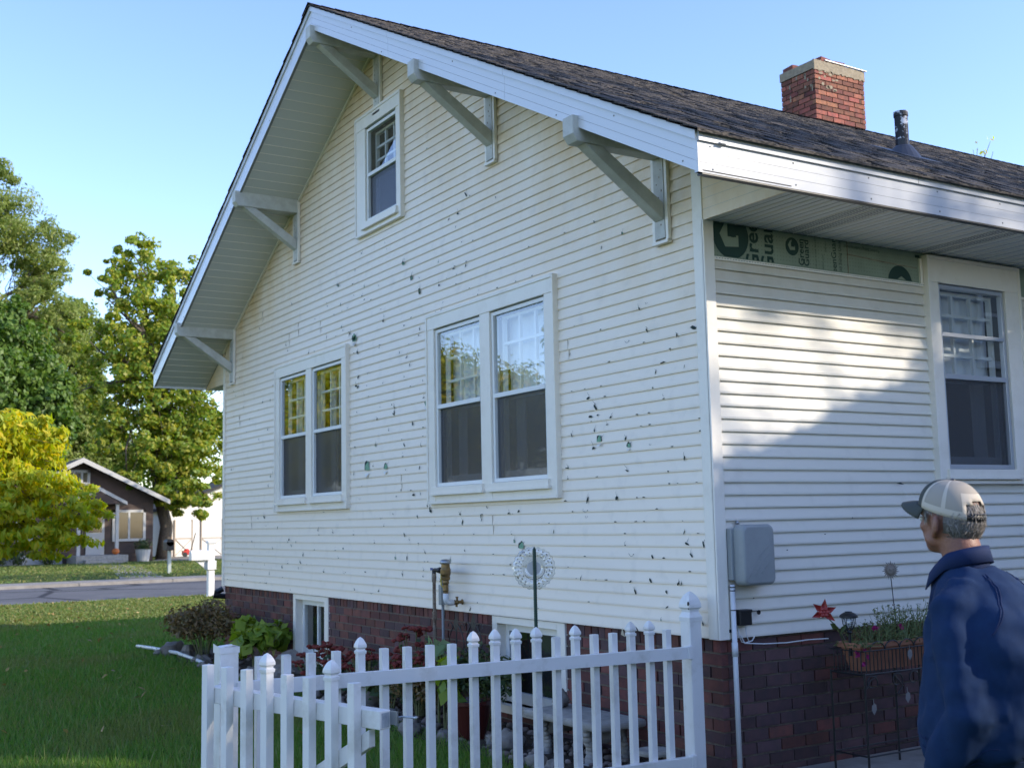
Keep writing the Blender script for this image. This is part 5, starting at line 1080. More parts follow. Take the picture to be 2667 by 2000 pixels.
b = MB(); b.prism([(15.7,55.7,4.05),(12.0,55.7,2.6),(12.0,55.7,2.45),(15.7,55.7,3.9),(19.4,55.7,2.45),(19.4,55.7,2.6)], (0,7.6,0)); b.build('roof', M['roof_far'], GA)
M['door_trim'] = mat('tan door trim', (.42,.36,.30), .7)
for (xa, xb) in ((12.75,13.6),(14.15,15.2),(15.4,16.5)):
    b = MB(); b.box(xa,xb,55.95,56,.1,1.95); d_ = b.build('garage_door', M['white_paint'], GA); b = MB(); b.box(xa-.06,xa,55.93,56,.1,2.0); b.box(xb,xb+.06,55.93,56,.1,2.0); b.box(xa,xb,55.93,55.95,1.0,1.06); b.bar((xa,55.94,.15),(xb,55.94,1.0),.02,.05,(0,1,0)); b.bar((xb,55.94,.15),(xa,55.94,1.0),.02,.05,(0,1,0)); b.build('door_frame', M['door_trim'], d_)
CN = MB(); CN.box(12.0,12.35,55.2,55.55,.1,1.5); tag(CN.build('board_stack', mat('orange wood', (.5,.22,.06), .7), None), 'orange timber boards standing against the end of the garage', 'timber')
MO = thing('lawn_mower', (13.0,54.8,.1), 'small red lawn mower with its handle leaning by the garage door', 'lawn mower'); b = MB(); b.box(12.8,13.25,54.6,55.0,.2,.42); b.ball((13.0,54.8,.42),(.15,.15,.1),10,6); b.build('deck', mat('red mower', (.5,.03,.02), .4), MO); b = MB(); b.tube([(13.2,54.8,.35),(13.45,54.8,1.3)], .025, 6); b.build('handle', M['black'], MO)
for (x, y) in ((12.85,54.6),(13.2,54.6)): b = MB(); b.lathe([(.12,0),(.12,.06)], (x,y-.06,.22), 14, axis=(0,1,0)); b.build('wheel', M['black'], MO)
TWIG = (15.8, 9.3, 8.75)
# ---------------------------------------------------------------- trees
def limb(b, a, c, r0, r1, rg, n=6, wob=.08, mat=0):
    a, c = np.array(a, float), np.array(c, float); L_ = np.linalg.norm(c-a); P = []
    for i in range(n):
        t = i/(n-1); q = a+(c-a)*t; 
        if 0 < i < n-1: q = q+rg.normal(0, wob*L_*.35, 3)*[1,1,.5]
        q[2] += L_*.06*math.sin(math.pi*t); P.append(q)
    b.tube(P, [r0+(r1-r0)*i/(n-1) for i in range(n)], 7, mat=mat); return P
def tree(name, base, hgt, tr, blobs, n, size, m_, label, seed, group=None, aspect=.6, droop=.3, cl=.3, keep=None, fork=.35, per=60, mats=None, shell=.25, shift=0):
    blobs = [((c[0]+shift, c[1], c[2]), r) for c, r in blobs]
    T_ = thing(name, base, label, 'tree', group); rg = np.random.default_rng(seed)
    b = MB(); bx, by, bz_ = base; ctr = np.mean([q[0] for q in blobs], axis=0)
    tp = (bx+(ctr[0]-bx)*.5, by+(ctr[1]-by)*.5, bz_+hgt*.62)
    trunk = limb(b, (bx,by,bz_-.1), tp, tr, tr*.35, rg, 8, .03)
    vol = np.array([q[1][0]*q[1][1]*q[1][2] for q in blobs])**.75; vol /= vol.sum(); P, Q = [], []
    for (c, r), f in zip(blobs, vol):
        k0 = trunk[min(7, max(2, int(rg.uniform(fork, .95)*8)))]
        br = limb(b, k0, np.array(c)+rg.normal(0,.15,3)*r, tr*.32, tr*.08, rg, 6, .12)
        nn = max(4, int(n*f/per))
        for i in range(nn):
            d = rg.normal(0,1,3); d /= np.linalg.norm(d); cc = np.array(c)+d*np.array(r)*rg.uniform(.25,1)**.6
            rc = np.array(r)*rg.uniform(cl*.6, cl*1.15); rc[2] *= .75
            a, q = clump(rg, cc, rc, int(per*rg.uniform(.5,1.4)), shell); q = q*.7+d*.5; q[:,2] += .35
            P.append(a); Q.append(q)
            if i % 3 == 0: limb(b, br[3+i % 3], cc, tr*.07, tr*.02, rg, 4, .15)
    P = np.vstack(P); Q = np.vstack(Q); ok = P[:,2] > bz_+.5
    if keep is not None: ok &= keep(P, rg)
    P, Q = P[ok], Q[ok]
    b.build('trunk', M['bark'], T_, smooth=True)
    leafmesh('crown', P, Q, size, m_, T_, aspect=aspect, seed=seed, droop=droop); return T_
M['leaf_maple'] = leafmat('maple leaf', [(0.135,0.244,0.0271),(0.23,0.339,0.0406),(0.352,0.406,0.0541),(0.487,0.446,0.0677),(0.0951,0.189,0.0271)], .55)
M['leaf_locust'] = leafmat('olive leaf', [(0.201,0.273,0.0575),(0.288,0.345,0.0863),(0.173,0.245,0.0575),(0.374,0.388,0.115)], .55)
M['leaf_deep'] = leafmat('deep green leaf', [(0.0569,0.127,0.0177),(0.101,0.189,0.0253),(0.164,0.253,0.038),(0.0443,0.101,0.0177)], .45)
M['leaf_yellow'] = leafmat('yellow autumn leaf', [(0.364,0.468,0.026),(0.546,0.546,0.026),(0.728,0.546,0.0195),(0.26,0.403,0.0325),(0.676,0.624,0.039),(0.416,0.494,0.026)], .55)
tree('maple_tree', (10.9,51.8,.1), 15.5, .34, [((10.3,51.5,12.6),(2.1,2.2,2.9)),((8.9,51.3,9.4),(1.7,2,2.2)),((11.9,51.2,9.8),(2.3,2.2,2.6)),((12.5,51,5.6),(2.3,2.2,2.6)),((9.5,50.8,5.9),(1.7,1.8,2.0)),((10.7,51,7.6),(2.6,2.5,2.6)),((11.9,50.4,3.3),(1.9,1.5,1.2)),((8.7,50.6,12.4),(1.1,1.2,1.3)),((9.2,50.2,4.2),(1.0,1.0,1.0)),((13.6,51,8),(2.2,2,3.5)),((10.4,50.6,9.8),(2.2,2,2.6)),((11.2,50.6,5.2),(2.2,1.8,2.0)),((12.9,50.3,2.9),(1.5,1.3,1.0)),((8.4,50.9,7.6),(1.3,1.2,1.6)),((7.5,50.6,10.4),(1.2,1.1,1.4)),((7.1,50.6,8.0),(.8,.9,1.0)),((8.3,50.8,13.6),(1.0,1.0,.9)),((8.0,50.6,5.6),(.9,1,1.1)),((9.6,51,14.6),(1.2,1.2,1.1)),((11.6,51,13.2),(1.4,1.5,1.8))],
     58000, .22, M['leaf_maple'], 'big green maple turning yellow at the top, beside the brown bungalow', 3, 'trees across the street', cl=.23, per=80, shift=-.4)
tree('locust_tree', (4.2,67,.1), 23, .45, [((4.2,67,19.5),(3.4,3,3.0)),((7.6,67,18),(2.0,2,2.2)),((7.8,66,14.6),(2.3,2,1.8)),((3.2,66,14.5),(3,3,2.6)),((1.0,67,17),(3,3,3)),((7.2,66,11.4),(1.8,2,1.5)),((4.8,67,22.2),(1.6,1.6,1.2)),((8.8,66,12.8),(1.7,1.6,1.6)),((7.9,66.5,16.4),(1.6,1.6,1.4))],
     74000, .24, M['leaf_locust'], 'tall feathery olive tree at the left edge of the view, rising above all the others', 5, 'trees across the street', cl=.27, aspect=.4, per=90)
tree('dark_tree', (1.6,42,.1), 11, .3, [((2.0,42,8.0),(2.0,1.8,1.8)),((3.4,41.8,6.6),(1.3,1.5,1.5)),((1.2,41.6,7.0),(1.8,1.8,2.6)),((3.0,41.5,4.6),(1.7,1.5,1.2)),((2.2,42,9.7),(.9,1,.8)),((4.2,41.5,5.4),(.7,.8,.7))],
     48000, .22, M['leaf_deep'], 'dark green leafy tree standing low in front of the tall olive tree', 7, 'trees across the street', cl=.30, per=90)
tree('back_tree', (12.2,73,.1), 13, .3, [((11.2,72.5,9.5),(1.9,2,2.6)),((12.8,72.5,6.5),(2.2,2,2.2)),((10.0,72.3,6.0),(1.8,1.8,1.8)),((11.6,72.3,12.0),(1.2,1.3,1.3)),((9.0,72.0,9.2),(1.6,1.5,2.2)),((8.2,71.5,5.5),(1.8,1.5,2.0)),((9.2,72.5,13.6),(2.3,1.5,2.4)),((11.0,73,14.5),(1.8,1.5,2.0)),((7.9,72,10.5),(1.3,1.3,1.6)),((10.6,72,9),(2,2,2.4))],
     60000, .27, M['leaf_locust'], 'pale olive tree far behind the brown bungalow roof', 9, 'trees across the street', cl=.36)
tree('back_tree', (4.0,75,.1), 9, .3, [((5.5,75,5.0),(3,2,3.0)),((9,75,4.0),(3,2,2.6)),((1,75,5),(3,2,3)),((13,76,4),(3,2,3)),((17,76,5),(3.5,2,3.6))],
     22000, .34, M['leaf_deep'], 'low dark tree mass behind the brown bungalow and the garage', 10, 'trees across the street', cl=.35)
tree('yellow_tree', (-5.0,14.2,0), 5.2, .13, [((-4.6,14.0,3.6),(2.3,2.2,1.5)),((-2.7,13.0,2.75),(1.2,1.2,.62)),((-1.85,12.75,2.45),(.85,.9,.62)),((-1.15,12.4,1.85),(.55,.6,.34)),((-2.2,12.5,1.72),(.8,.9,.36)),((-1.75,12.5,2.95),(.45,.5,.28)),((-6.2,13.4,3.4),(1.6,1.6,1.2)),((-.85,12.2,1.62),(.25,.4,.22)),((-1.6,12.4,1.42),(.8,.8,.30)),((-2.7,12.7,1.35),(1.0,.9,.34)),((-1.9,12.6,2.1),(.9,.8,.4))],
     72000, .13, M['leaf_yellow'], 'yellow-green autumn tree reaching in from the left on the near lawn', 11, None, aspect=.36, droop=1.6, cl=.28, per=60, fork=.25, shell=.1)
HG = thing('blocker_hedge', (1.5,-6.6,0), 'unseen dark clipped hedgerow added to cut skylight on the side wall', 'blocker_hedge'); rg = np.random.default_rng(77); b = MB()  # out of view, added to cut the skylight reaching the side wall
b.box(-4.2,4.6,-7.3,-6.5,0,2.3); b.build('branches', mat('hedge inside', (.015,.02,.01), .95), HG)
n_ = 26000; P = np.stack([rg.uniform(-4.4,4.8,n_), rg.uniform(-7.5,-6.3,n_), rg.uniform(.05,2.5,n_)], 1); ok = (P[:,1] > -6.52)|(P[:,2] > 2.28)|(P[:,1] < -7.28); P = P[ok]
leafmesh('foliage', P, np.tile((0,1,.6),(len(P),1)), .09, M['leaf_deep'], HG, seed=78)
# small treetop behind the ridge
twx, twy, twz = TWIG
TW = thing('treetop', (twx,twy,0), 'bare treetop with a few yellow leaves showing above the roof ridge', 'tree'); rg = np.random.default_rng(1)
b = MB(); tp = limb(b, (twx,twy,0), (twx,twy,twz-.7), .10, .02, rg, 8, .01); P, Q = [], []
for i in range(9):
    e_ = np.array((twx+rg.uniform(-.5,.55), twy+rg.uniform(-.4,.4), twz+rg.uniform(-.45,.28))); limb(b, (twx+rg.uniform(-.15,.15),twy,twz-.8), e_, .012, .004, rg, 4, .1)
    if i % 2 == 0:
        for k in range(3): P.append(e_+rg.normal(0,.05,3)); Q.append((0,-1,.4))
b.build('trunk', M['bark'], TW); leafmesh('crown', P, Q, .10, M['leaf_yellow'], TW, seed=1)
# trees out of the view, standing where their shade and reflections come from
def proj0(P):      # where the sun throws a point onto the plane of the side wall
    t = P[:,1]/SUN.y; return P[:,0]-SUN.x*t, P[:,2]-SUN.z*t
def edge(x): return 1.995+.36*(np.maximum(x,-.2)-.317)
def keep1(P, rg):
    x, z = proj0(P)
    lit = (x > -.35) & (x < 3.2) & (z > edge(x)-.04+.03*np.sin(x*11)+rg.uniform(-.12,.05,len(x))) & (z < 3.2)
    lit |= (x > -1.7) & (x < .45) & (z > 2.65) & (z < 3.15)
    xm, zm = -1.57-SUN.x*3.03/-SUN.y, 1.47-SUN.z*3.03/-SUN.y      # gap of sky above the man's shoulder
    lit |= (abs(x-xm) < .42) & (abs(z-zm) < .42)
    lit |= (x < -2.8) & (rg.uniform(0,1,len(x)) < .3)
    return ~lit
tree('shade_tree', (5.4,-8.2,0), 7.4, .2, [((7.6,-7.6,6.3),(2.3,1.6,1.4)),((5.6,-7.4,5.6),(1.9,1.5,1.3)),((8.8,-7.8,5.4),(1.5,1.4,1.2)),((6.8,-7.3,4.7),(2.0,1.4,.9)),((4.4,-7.0,4.7),(1.2,1.2,1.0)),((9.6,-7.5,7.1),(1.1,.6,.5)),((11.0,-7.5,7.6),(1.1,.6,.5))],
     19000, .13, M['leaf_deep'], 'bushy green tree in the neighbouring yard, beside the two-storey house', 21, 'trees in the neighbouring yard', keep=keep1, cl=.34, shift=-1.6)
def keep2(P, rg):
    x, z = proj0(P); lit = (x > -1.7) & (x < .35) & (z > 2.6) & (z < 3.15)
    lit |= (x > -.3) & (x < 2.6) & (z < 2.78)
    return ~lit
tree('shade_tree', (14.5,-14.5,0), 15, .3, [((16.5,-13,12.2),(2.6,2.2,1.6)),((19.0,-13.2,12.8),(2.4,2,1.7)),((14.6,-12.6,13.4),(1.5,1.6,1.0)),((18,-13.5,14.8),(2.2,2,1.0)),((21.5,-13.5,13.4),(2.2,2,1.6)),((21.8,-13.3,15.0),(3.2,1.8,1.1)),((24.5,-13.3,16.2),(2.4,1.8,.9))],
     9500, .17, M['leaf_deep'], 'taller thin-crowned tree behind the neighbouring two-storey house', 22, 'trees in the neighbouring yard', keep=keep2, cl=.22, shift=-3.0)
tree('street_tree', (17.5,38.5,.1), 12, .3, [((17.0,38.0,8.5),(3.2,3,3.0)),((15,38.0,7),(2.6,2.4,2.8)),((13.2,40,5.6),(1.8,1.8,1.8)),((20,39,7),(2.4,2.4,2.4))], 14000, .26, M['leaf_maple'], 'round maple by the street hidden behind the white house', 23, 'trees across the street', cl=.33)
tree('street_tree', (11.5,25.5,0), 8, .2, [((11.5,25,6.2),(2.0,2,1.6)),((9.6,24.4,5.4),(1.5,1.5,1.1)),((13.2,25,5.6),(1.6,1.6,1.2))], 3500, .22, M['leaf_maple'], 'smaller maple on the near side of the street behind the white house', 24, 'trees across the street', cl=.33)
for i, (x, y, hh) in enumerate(((-14,36,10),(-22,30,11),(-19,46,13))):
    tree('yard_tree', (x,y,0), hh, .3, [((x,y,hh*.68),(3.4,3.2,hh*.26)),((x-2.4,y,hh*.5),(2.2,2.2,2)),((x+2.4,y,hh*.45),(2.2,2.2,2))], 4500, .32, M['leaf_maple'], ('broad maple reflected in the gable windows, nearest the street','broad maple farthest to the left of the street','tallest maple to the left, farthest up the street')[i], 30+i, 'trees left of the view', cl=.36)
# the neighbouring house that throws the slanting shadow
NB = thing('neighbour_house', (13,-11,0), 'tall grey two-storey neighbouring house with a low gable roof', 'house')
M['nb_wall'] = mat('grey painted boards', (.34,.35,.35), .7, col2=(.28,.29,.29), vscale=2)
dx, dz = -SUN.x/SUN.y*4.8, -SUN.z/SUN.y*4.8; ex0, ez0 = .30+dx, 1.93+dz
b = MB(); rid = ex0+7.2
b.prism([(ex0+.35,-5.2,0),(2*rid-ex0-.35,-5.2,0),(2*rid-ex0-.35,-5.2,ez0),(rid,-5.2,ez0+.36*7.0),(ex0+.35,-5.2,ez0)], (0,-9,0))
for k in range(40): z = .6+k*.15; b.box(ex0+.36,2*rid-ex0-.36,-5.19,-5.185,z,z+.012)
b.build('wall', M['nb_wall'], NB)
b = MB()
for sg in (-1, 1): b.prism([(rid,-4.8,ez0+.36*7.2),(rid+sg*7.2,-4.8,ez0),(rid+sg*7.2,-4.8,ez0-.16),(rid,-4.8,ez0+.36*7.2-.17)], (0,-10,0))
b.build('roof', M['roof_far'], NB)
for (x, z) in ((ex0+2.2,3.6),(ex0+5.4,3.6),(ex0+2.2,.9),(ex0+5.4,.9),(ex0+9,3.6)):
    b = MB(); b.box(x-.6,x+.6,-5.18,-5.12,z,z+1.5); w_ = b.build('window', M['white_paint'], NB); b = MB(); b.box(x-.5,x+.5,-5.12,-5.11,z+.1,z+.72); b.box(x-.5,x+.5,-5.12,-5.11,z+.78,z+1.4); b.build('pane', M['dark_pane'], w_)

# ---------------------------------------------------------------- grass
rg = np.random.default_rng(8)
def blades(name, n, region, h, w, m_, dens=None):
    X = rg.uniform(region[0], region[1], n); Yy = rg.uniform(region[2], region[3], n)
    ok = (X < -.66-.05*np.sin(Yy*2)) | (Yy > 9.9); 
    ok &= ~((X > -.1) & (Yy < .02)); ok &= ~((X > 0) & (Yy < 9.3))
    D = np.hypot(X-CAM_LOC.x, Yy-CAM_LOC.y); ok &= rg.uniform(0,1,n) < np.clip((7.5/D)**1.3, .0, 1)
    X, Yy = X[ok], Yy[ok]; n = len(X); a = rg.uniform(0, 6.28, n); hh = h*rg.uniform(.5,1.25,n); ww = w*np.clip(np.hypot(X-CAM_LOC.x,Yy-CAM_LOC.y)/7,1,2.5); ln = rg.normal(0,.5,(n,2))*hh[:,None]*.7
    V = np.zeros((n,3,3)); V[:,0,0] = X-np.cos(a)*ww; V[:,0,1] = Yy-np.sin(a)*ww; V[:,1,0] = X+np.cos(a)*ww; V[:,1,1] = Yy+np.sin(a)*ww
    V[:,2,0] = X+ln[:,0]; V[:,2,1] = Yy+ln[:,1]; V[:,2,2] = hh
    me = bpy.data.meshes.new(name); me.vertices.add(3*n); me.vertices.foreach_set('co', V.reshape(-1)); me.loops.add(3*n); me.loops.foreach_set('vertex_index', np.arange(3*n, dtype=np.int32)); me.polygons.add(n); me.polygons.foreach_set('loop_start', np.arange(0,3*n,3,dtype=np.int32)); 
    for q in (m_ if isinstance(m_, list) else [m_]): me.materials.append(q)
    if isinstance(m_, list):
        f = np.sin(X*1.7+np.sin(Yy*1.1)*1.5)+np.sin(Yy*2.3+X*.6)+np.sin(X*4.1-Yy*3.3)*.6+rg.normal(0,.55,n); me.polygons.foreach_set('material_index', (f > .75).astype(np.int32))
    me.update(calc_edges=True); me.validate()
    return tag(link(name, me), kind='stuff')
M['grass'] = leafmat('grass blade', [(0.0773,0.213,0.0232),(0.115,0.258,0.0335),(0.167,0.277,0.0464),(0.0837,0.187,0.0283),(0.258,0.258,0.0709)], .45)
blades('grass', 620000, (-6.5, 1.5, -1.0, 15.5), .050, .0032, [M['grass'], leafmat('yellowing grass blade', [(.16,.22,.04),(.20,.235,.06),(.11,.19,.03),(.27,.25,.09)], .45)])
blades('grass_tufts', 18000, (-6.5, 1.5, -1.0, 15.5), .12, .0030, leafmat('tall grass blade', [(.13,.24,.04),(.20,.27,.07),(.09,.20,.03),(.26,.25,.10)], .45))
M['grass_dry'] = leafmat('dry grass blade', [(0.0875,0.175,0.025),(0.15,0.206,0.0375),(0.25,0.225,0.0625),(0.106,0.175,0.0275)], .4)
def strip(n, region, z):
    X = rg.uniform(region[0], region[1], n); Yy = rg.uniform(region[2], region[3], n); P = np.stack([X, Yy, np.full(n, z+.03)], 1)
    return tag(leafmesh('roadside_turf', P, np.tile((0,-.6,.6),(n,1)), .11, M['grass_dry'], None, aspect=.25, seed=4), kind='stuff')
strip(26000, (-2.5, 5, 15.3, 21.2), 0)
strip(16000, (-3, 14, 30.7, 48), .1)
# fallen leaves
P = np.stack([rg.uniform(-5,2,260), rg.uniform(2,21,260), np.full(260,.06)], 1); P = P[(P[:,0] < -.8) | (P[:,1] > 10)]
tag(leafmesh('fallen_leaves', P, np.tile((0,0,1),(len(P),1)), .075, leafmat('fallen leaf', [(.34,.22,.06),(.26,.15,.05),(.40,.30,.10)], .2), None, aspect=.6, seed=3), kind='stuff')
# ---------------------------------------------------------------- the man
from mathutils.bvhtree import BVHTree
def fuse(mb, name, vox, smooth, mats, parent, wrinkle=None, xf=None):
    """Join overlapping volumes into one continuous skin."""
    me = bpy.data.meshes.new(name); me.from_pydata(mb.v, [], mb.f); o = bpy.data.objects.new(name, me); COL.objects.link(o)
    bm = bmesh.new(); bm.from_mesh(me); bmesh.ops.recalc_face_normals(bm, faces=bm.faces); bm.to_mesh(me); bm.free()
    r_ = o.modifiers.new('r', 'REMESH'); r_.mode = 'VOXEL'; r_.voxel_size = vox; r_.use_smooth_shade = True
    s_ = o.modifiers.new('s', 'SMOOTH'); s_.iterations = smooth; s_.factor = .5
    dg = bpy.context.evaluated_depsgraph_get(); q = bpy.data.meshes.new_from_object(o.evaluated_get(dg)); q.name = name
    bpy.data.objects.remove(o); bpy.data.meshes.remove(me)
    if wrinkle:
        n = len(q.vertices); co = np.empty(n*3); no = np.empty(n*3); q.vertices.foreach_get('co', co); q.vertices.foreach_get('normal', no); co = co.reshape(-1,3); no = no.reshape(-1,3)
        d = np.array([wrinkle(Vector(c)) for c in co]); co += no*d[:,None]; q.vertices.foreach_set('co', co.reshape(-1)); q.update()
    for m_ in (mats if isinstance(mats, list) else [mats]): q.materials.append(m_)
    q.polygons.foreach_set('use_smooth', [True]*len(q.polygons))
    o = bpy.data.objects.new(name, q); COL.objects.link(o); o.parent = parent; return o
def ring(c, rx, ry, n=20, p=1.0, tilt=0):
    P = []
    for i in range(n):
        a = 2*math.pi*i/n; x, y = math.cos(a), math.sin(a)
        x, y = math.copysign(abs(x)**p, x)*rx, math.copysign(abs(y)**p, y)*ry
        P.append((c[0]+x, c[1]+y, c[2]+y*tilt))
    return P
def loft(b, rings, mat=0):
    n = len(rings[0]); V = [p for r_ in rings for p in r_]; k = len(rings)
    b.add(V, [(i*n+j, i*n+(j+1)%n, (i+1)*n+(j+1)%n, (i+1)*n+j) for i in range(k-1) for j in range(n)]+[tuple(range(n))[::-1], tuple((k-1)*n+j for j in range(n))], mat)

def skinmat():
    Q = mat('sun-worn skin', (.29,.13,.080), .5, col2=(.20,.08,.052), vscale=22, bump=(160,.5,.003)); P = Q.node_tree.nodes['Principled BSDF']
    P.inputs['Subsurface Weight'].default_value = .05; P.inputs['Subsurface Radius'].default_value = (.01,.004,.002); return Q
M['skin'] = skinmat()
M['jacket'] = mat('navy cloth jacket', (.005,.025,.078), .88, col2=(.004,.020,.064), vscale=30, bump=(420,.25,.0015), spec=.3)
M['jacket_collar'] = mat('navy collar', (.006,.019,.070), .8, bump=(300,.3,.002), spec=.3)
M['jeans'] = mat('dark jeans', (.012,.020,.045), .8, bump=(400,.3,.002))
M['hair'] = mat('grey hair', (.22,.20,.18), .6, rand=.5); M['cap_front'] = mat('dark olive cloth', (.055,.060,.048), .85, bump=(350,.3,.002))
M['cap_band'] = mat('cream cap cloth', (.55,.48,.38), .85, bump=(300,.3,.002)); M['boot'] = mat('brown boot', (.06,.035,.02), .6)
def meshpanel():
    Q = bpy.data.materials.new('cream cap mesh'); Q.use_nodes = True; t = Q.node_tree; L = t.links; P = t.nodes['Principled BSDF']; P.inputs['Base Color'].default_value = (.50,.44,.35,1); P.inputs['Roughness'].default_value = .7
    o = t.nodes['Material Output']; tr = N(t, 'ShaderNodeBsdfTransparent'); mx = N(t, 'ShaderNodeMixShader'); mx.inputs[0].default_value = .62
    L.new(tr.outputs[0], mx.inputs[1]); L.new(P.outputs[0], mx.inputs[2]); L.new(mx.outputs[0], o.inputs[0]); return Q
M['cap_mesh'] = meshpanel()

MAN_LOC, MAN_AZ, HEAD_AZ = Vector((-1.634,-2.978,.008)), math.radians(-4), math.radians(7)
man = bpy.data.objects.new('person', None); COL.objects.link(man); man.location = MAN_LOC; man.rotation_euler = (0,0,-MAN_AZ)
tag(man, 'man in a navy jacket and a mesh-backed cap looking up at the house', 'person')
HM = Matrix.Translation((0,-.005,1.395)) @ Matrix.Rotation(-HEAD_AZ, 4, 'Z') @ Matrix.Rotation(math.radians(7), 4, 'X') @ Matrix.Translation((0,-.0,-1.40))
def hx(b, i0):     # move what was added since i0 with the head
    b.v[i0:] = [tuple(HM @ Vector(p)) for p in b.v[i0:]]
b = MB()
b.ball((0,.055,1.530), (.076,.097,.100), 24, 16); b.ball((0,.075,1.47), (.064,.078,.072), 20, 12); b.ball((0,.105,1.428), (.042,.036,.030), 16, 10)
b.ball((0,.125,1.416), (.022,.018,.018), 12, 8); b.ball((0,.150,1.482), (.013,.020,.024), 12, 8); b.ball((0,.168,1.474), (.012,.012,.011), 10, 8); b.ball((0,.143,1.525), (.050,.018,.014), 14, 8)
for sx in (-1, 1):
    b.ball((.040*sx,.120,1.485), (.024,.022,.020), 12, 8); b.ball((.050*sx,.078,1.445), (.016,.040,.024), 12, 8)
    b.ball((.080*sx,.050,1.490), (.012,.020,.034), 12, 10, rot=Matrix.Rotation(.45*sx,3,'Z')); b.ball((.095*sx,.038,1.498), (.009,.020,.031), 12, 8, rot=Matrix.Rotation(.5*sx,3,'Z'))
    b.ball((.081*sx,.058,1.463), (.007,.010,.012), 8, 6)
b.ball((0,.146,1.447), (.022,.010,.006), 10, 6); b.ball((0,.145,1.435), (.020,.010,.006), 10, 6)
hx(b, 0); i0 = len(b.v)
b.tube([(0,-.03,1.26),(0,-.005,1.34),(0,.008,1.42),(0,.035,1.49)], [.045,.058,.061,.063], 20)
loft(b, [ring((0,-.05,.86),.165,.105),ring((0,-.07,1.0),.155,.10),ring((0,-.08,1.15),.165,.10),ring((0,-.07,1.22),.14,.085),ring((0,-.05,1.28),.09,.06),ring((0,-.02,1.33),.05,.05)])
ARM = {-1: [(-.165,-.06,1.235),(-.222,-.130,.955),(-.225,-.015,.755)], 1: [(.165,-.06,1.235),(.235,-.12,.955),(.225,.04,.78)]}
for sx in (-1, 1):
    s_, e_, w_ = [Vector(p) for p in ARM[sx]]; b.tube([s_, (s_+e_)/2, e_, (e_+w_)/2, w_], [.046,.044,.042,.038,.027], 14)
    d = (w_-e_).normalized(); side = Vector((sx,0,0)); side = (side-d*side.dot(d)).normalized(); up = d.cross(side)
    if up.z < 0: up = -up
    pc = w_+d*.055; b.tube([w_, w_+d*.03, w_+d*.085], [.026,.036,.034], 12); b.ball(w_+d*.06, (.020,.040,.040), 12, 8, rot=Matrix.Rotation(.0,3,'Z'))
    for k, (off, ln_) in enumerate(((.028,.070),(.010,.080),(-.010,.075),(-.027,.058))):
        p0 = w_+d*.085+up*off; p1 = p0+d*ln_*.45-side*.006; p2 = p1+(d*.75-side*.55).normalized()*ln_*.32; p3 = p2+(d*.3-side*.9).normalized()*ln_*.25
        b.tube([p0-d*.02, p0, p1, p2, p3], [.009,.0092,.0085,.0078,.0065], 10)
    p0 = w_+d*.035+up*.030; p1 = p0+(up*.75+d*.55-side*.2).normalized()*.035; p2 = p1+(up*.25+d*.9-side*.25).normalized()*.028; b.tube([p0-up*.012, p0, p1, p2], [.013,.012,.0105,.008], 10)
    b.tube([(.09*sx,-.05,.88),(.10*sx,.01,.50),(.10*sx,-.015,.10)], [.085,.058,.040], 14); b.ball((.10*sx,.05,.045), (.04,.11,.04), 12, 8)
body = fuse(b, 'body', .0075, 4, M['skin'], man)
b = MB()
for sx in (-1, 1): b.ball((.031*sx,.142,1.503), (.012,.010,.010), 12, 8)
hx(b, 0); 
ey = b.build('eyes', mat('eye white', (.6,.58,.55), .2), None); ey.parent = man

# jacket: torso and sleeves grown together, with folds
def wr(c):
    n1 = noise.noise(Vector((c.x*9, c.y*9, c.z*3.2)))*.0045+noise.noise(Vector((c.x*22, c.y*22, c.z*8+3)))*.0055+noise.noise(Vector((c.x*17, c.y*17+7, c.z*2.2)))*.005+abs(noise.noise(Vector((c.x*13+4, c.y*13, c.z*5))))*-.009+abs(noise.noise(c*27))*-.003
    arm = abs(c.x) > .17
    if arm: n1 += .0065*math.sin(c.z*62+c.y*38+3*noise.noise(c*6))*max(0, 1-abs(c.z-.955)/.13)*(.4+noise.noise(c*9))
    if c.z < .93: n1 += .008*math.sin(c.x*28+c.y*21+4*noise.noise(c*5))*(.93-c.z)/.1*.5
    if 1.1 < c.z < 1.33: n1 += .0035*math.sin(c.x*45+c.z*22+5*noise.noise(c*4))
    return n1
b = MB()
loft(b, [ring((0,-.055,.780),.205,.160,28,.85),ring((0,-.060,.83),.225,.195,28,.85),ring((0,-.070,.90),.238,.205,28,.85),ring((0,-.085,1.02),.225,.200,28,.85),ring((0,-.095,1.13),.222,.200,28,.85),ring((0,-.085,1.215),.208,.182,28,.9),ring((0,-.065,1.285),.165,.145,28,.95),ring((0,-.040,1.335),.118,.115,28),ring((0,-.012,1.37),.080,.085,28)])
for sx in (-1, 1):
    s_, e_, w_ = [Vector(p) for p in ARM[sx]]
    b.tube([(.085*sx,-.06,1.285), s_+Vector((-.01*sx,0,.0)), s_*.6+e_*.4, s_*.25+e_*.75, e_, e_*.62+w_*.38, e_*.3+w_*.7, e_*.12+w_*.88, w_*.98+e_*.02], [.078,.080,.076,.074,.074,.073,.070,.060,.050], 18)
jk = fuse(b, 'jacket', .010, 5, M['jacket'], man, wr)
b = MB(); n = 40; V = []
for (dr, dz_, z) in ((.012,.0,1.30),(.002,0,1.36),(.0,0,1.395),(.002,0,1.408),(.007,0,1.410),(.011,0,1.392),(.018,0,1.36)):
    for j in range(n):
        a = math.radians(-235+290*j/(n-1)); front = max(0, math.sin(a)); back = max(0, -math.sin(a))
        V.append(((.072+dr)*math.cos(a)*(1+.08*front), .004+(.072+dr)*math.sin(a)*(1+.50*front), z+.022*back-.085*front**1.3))
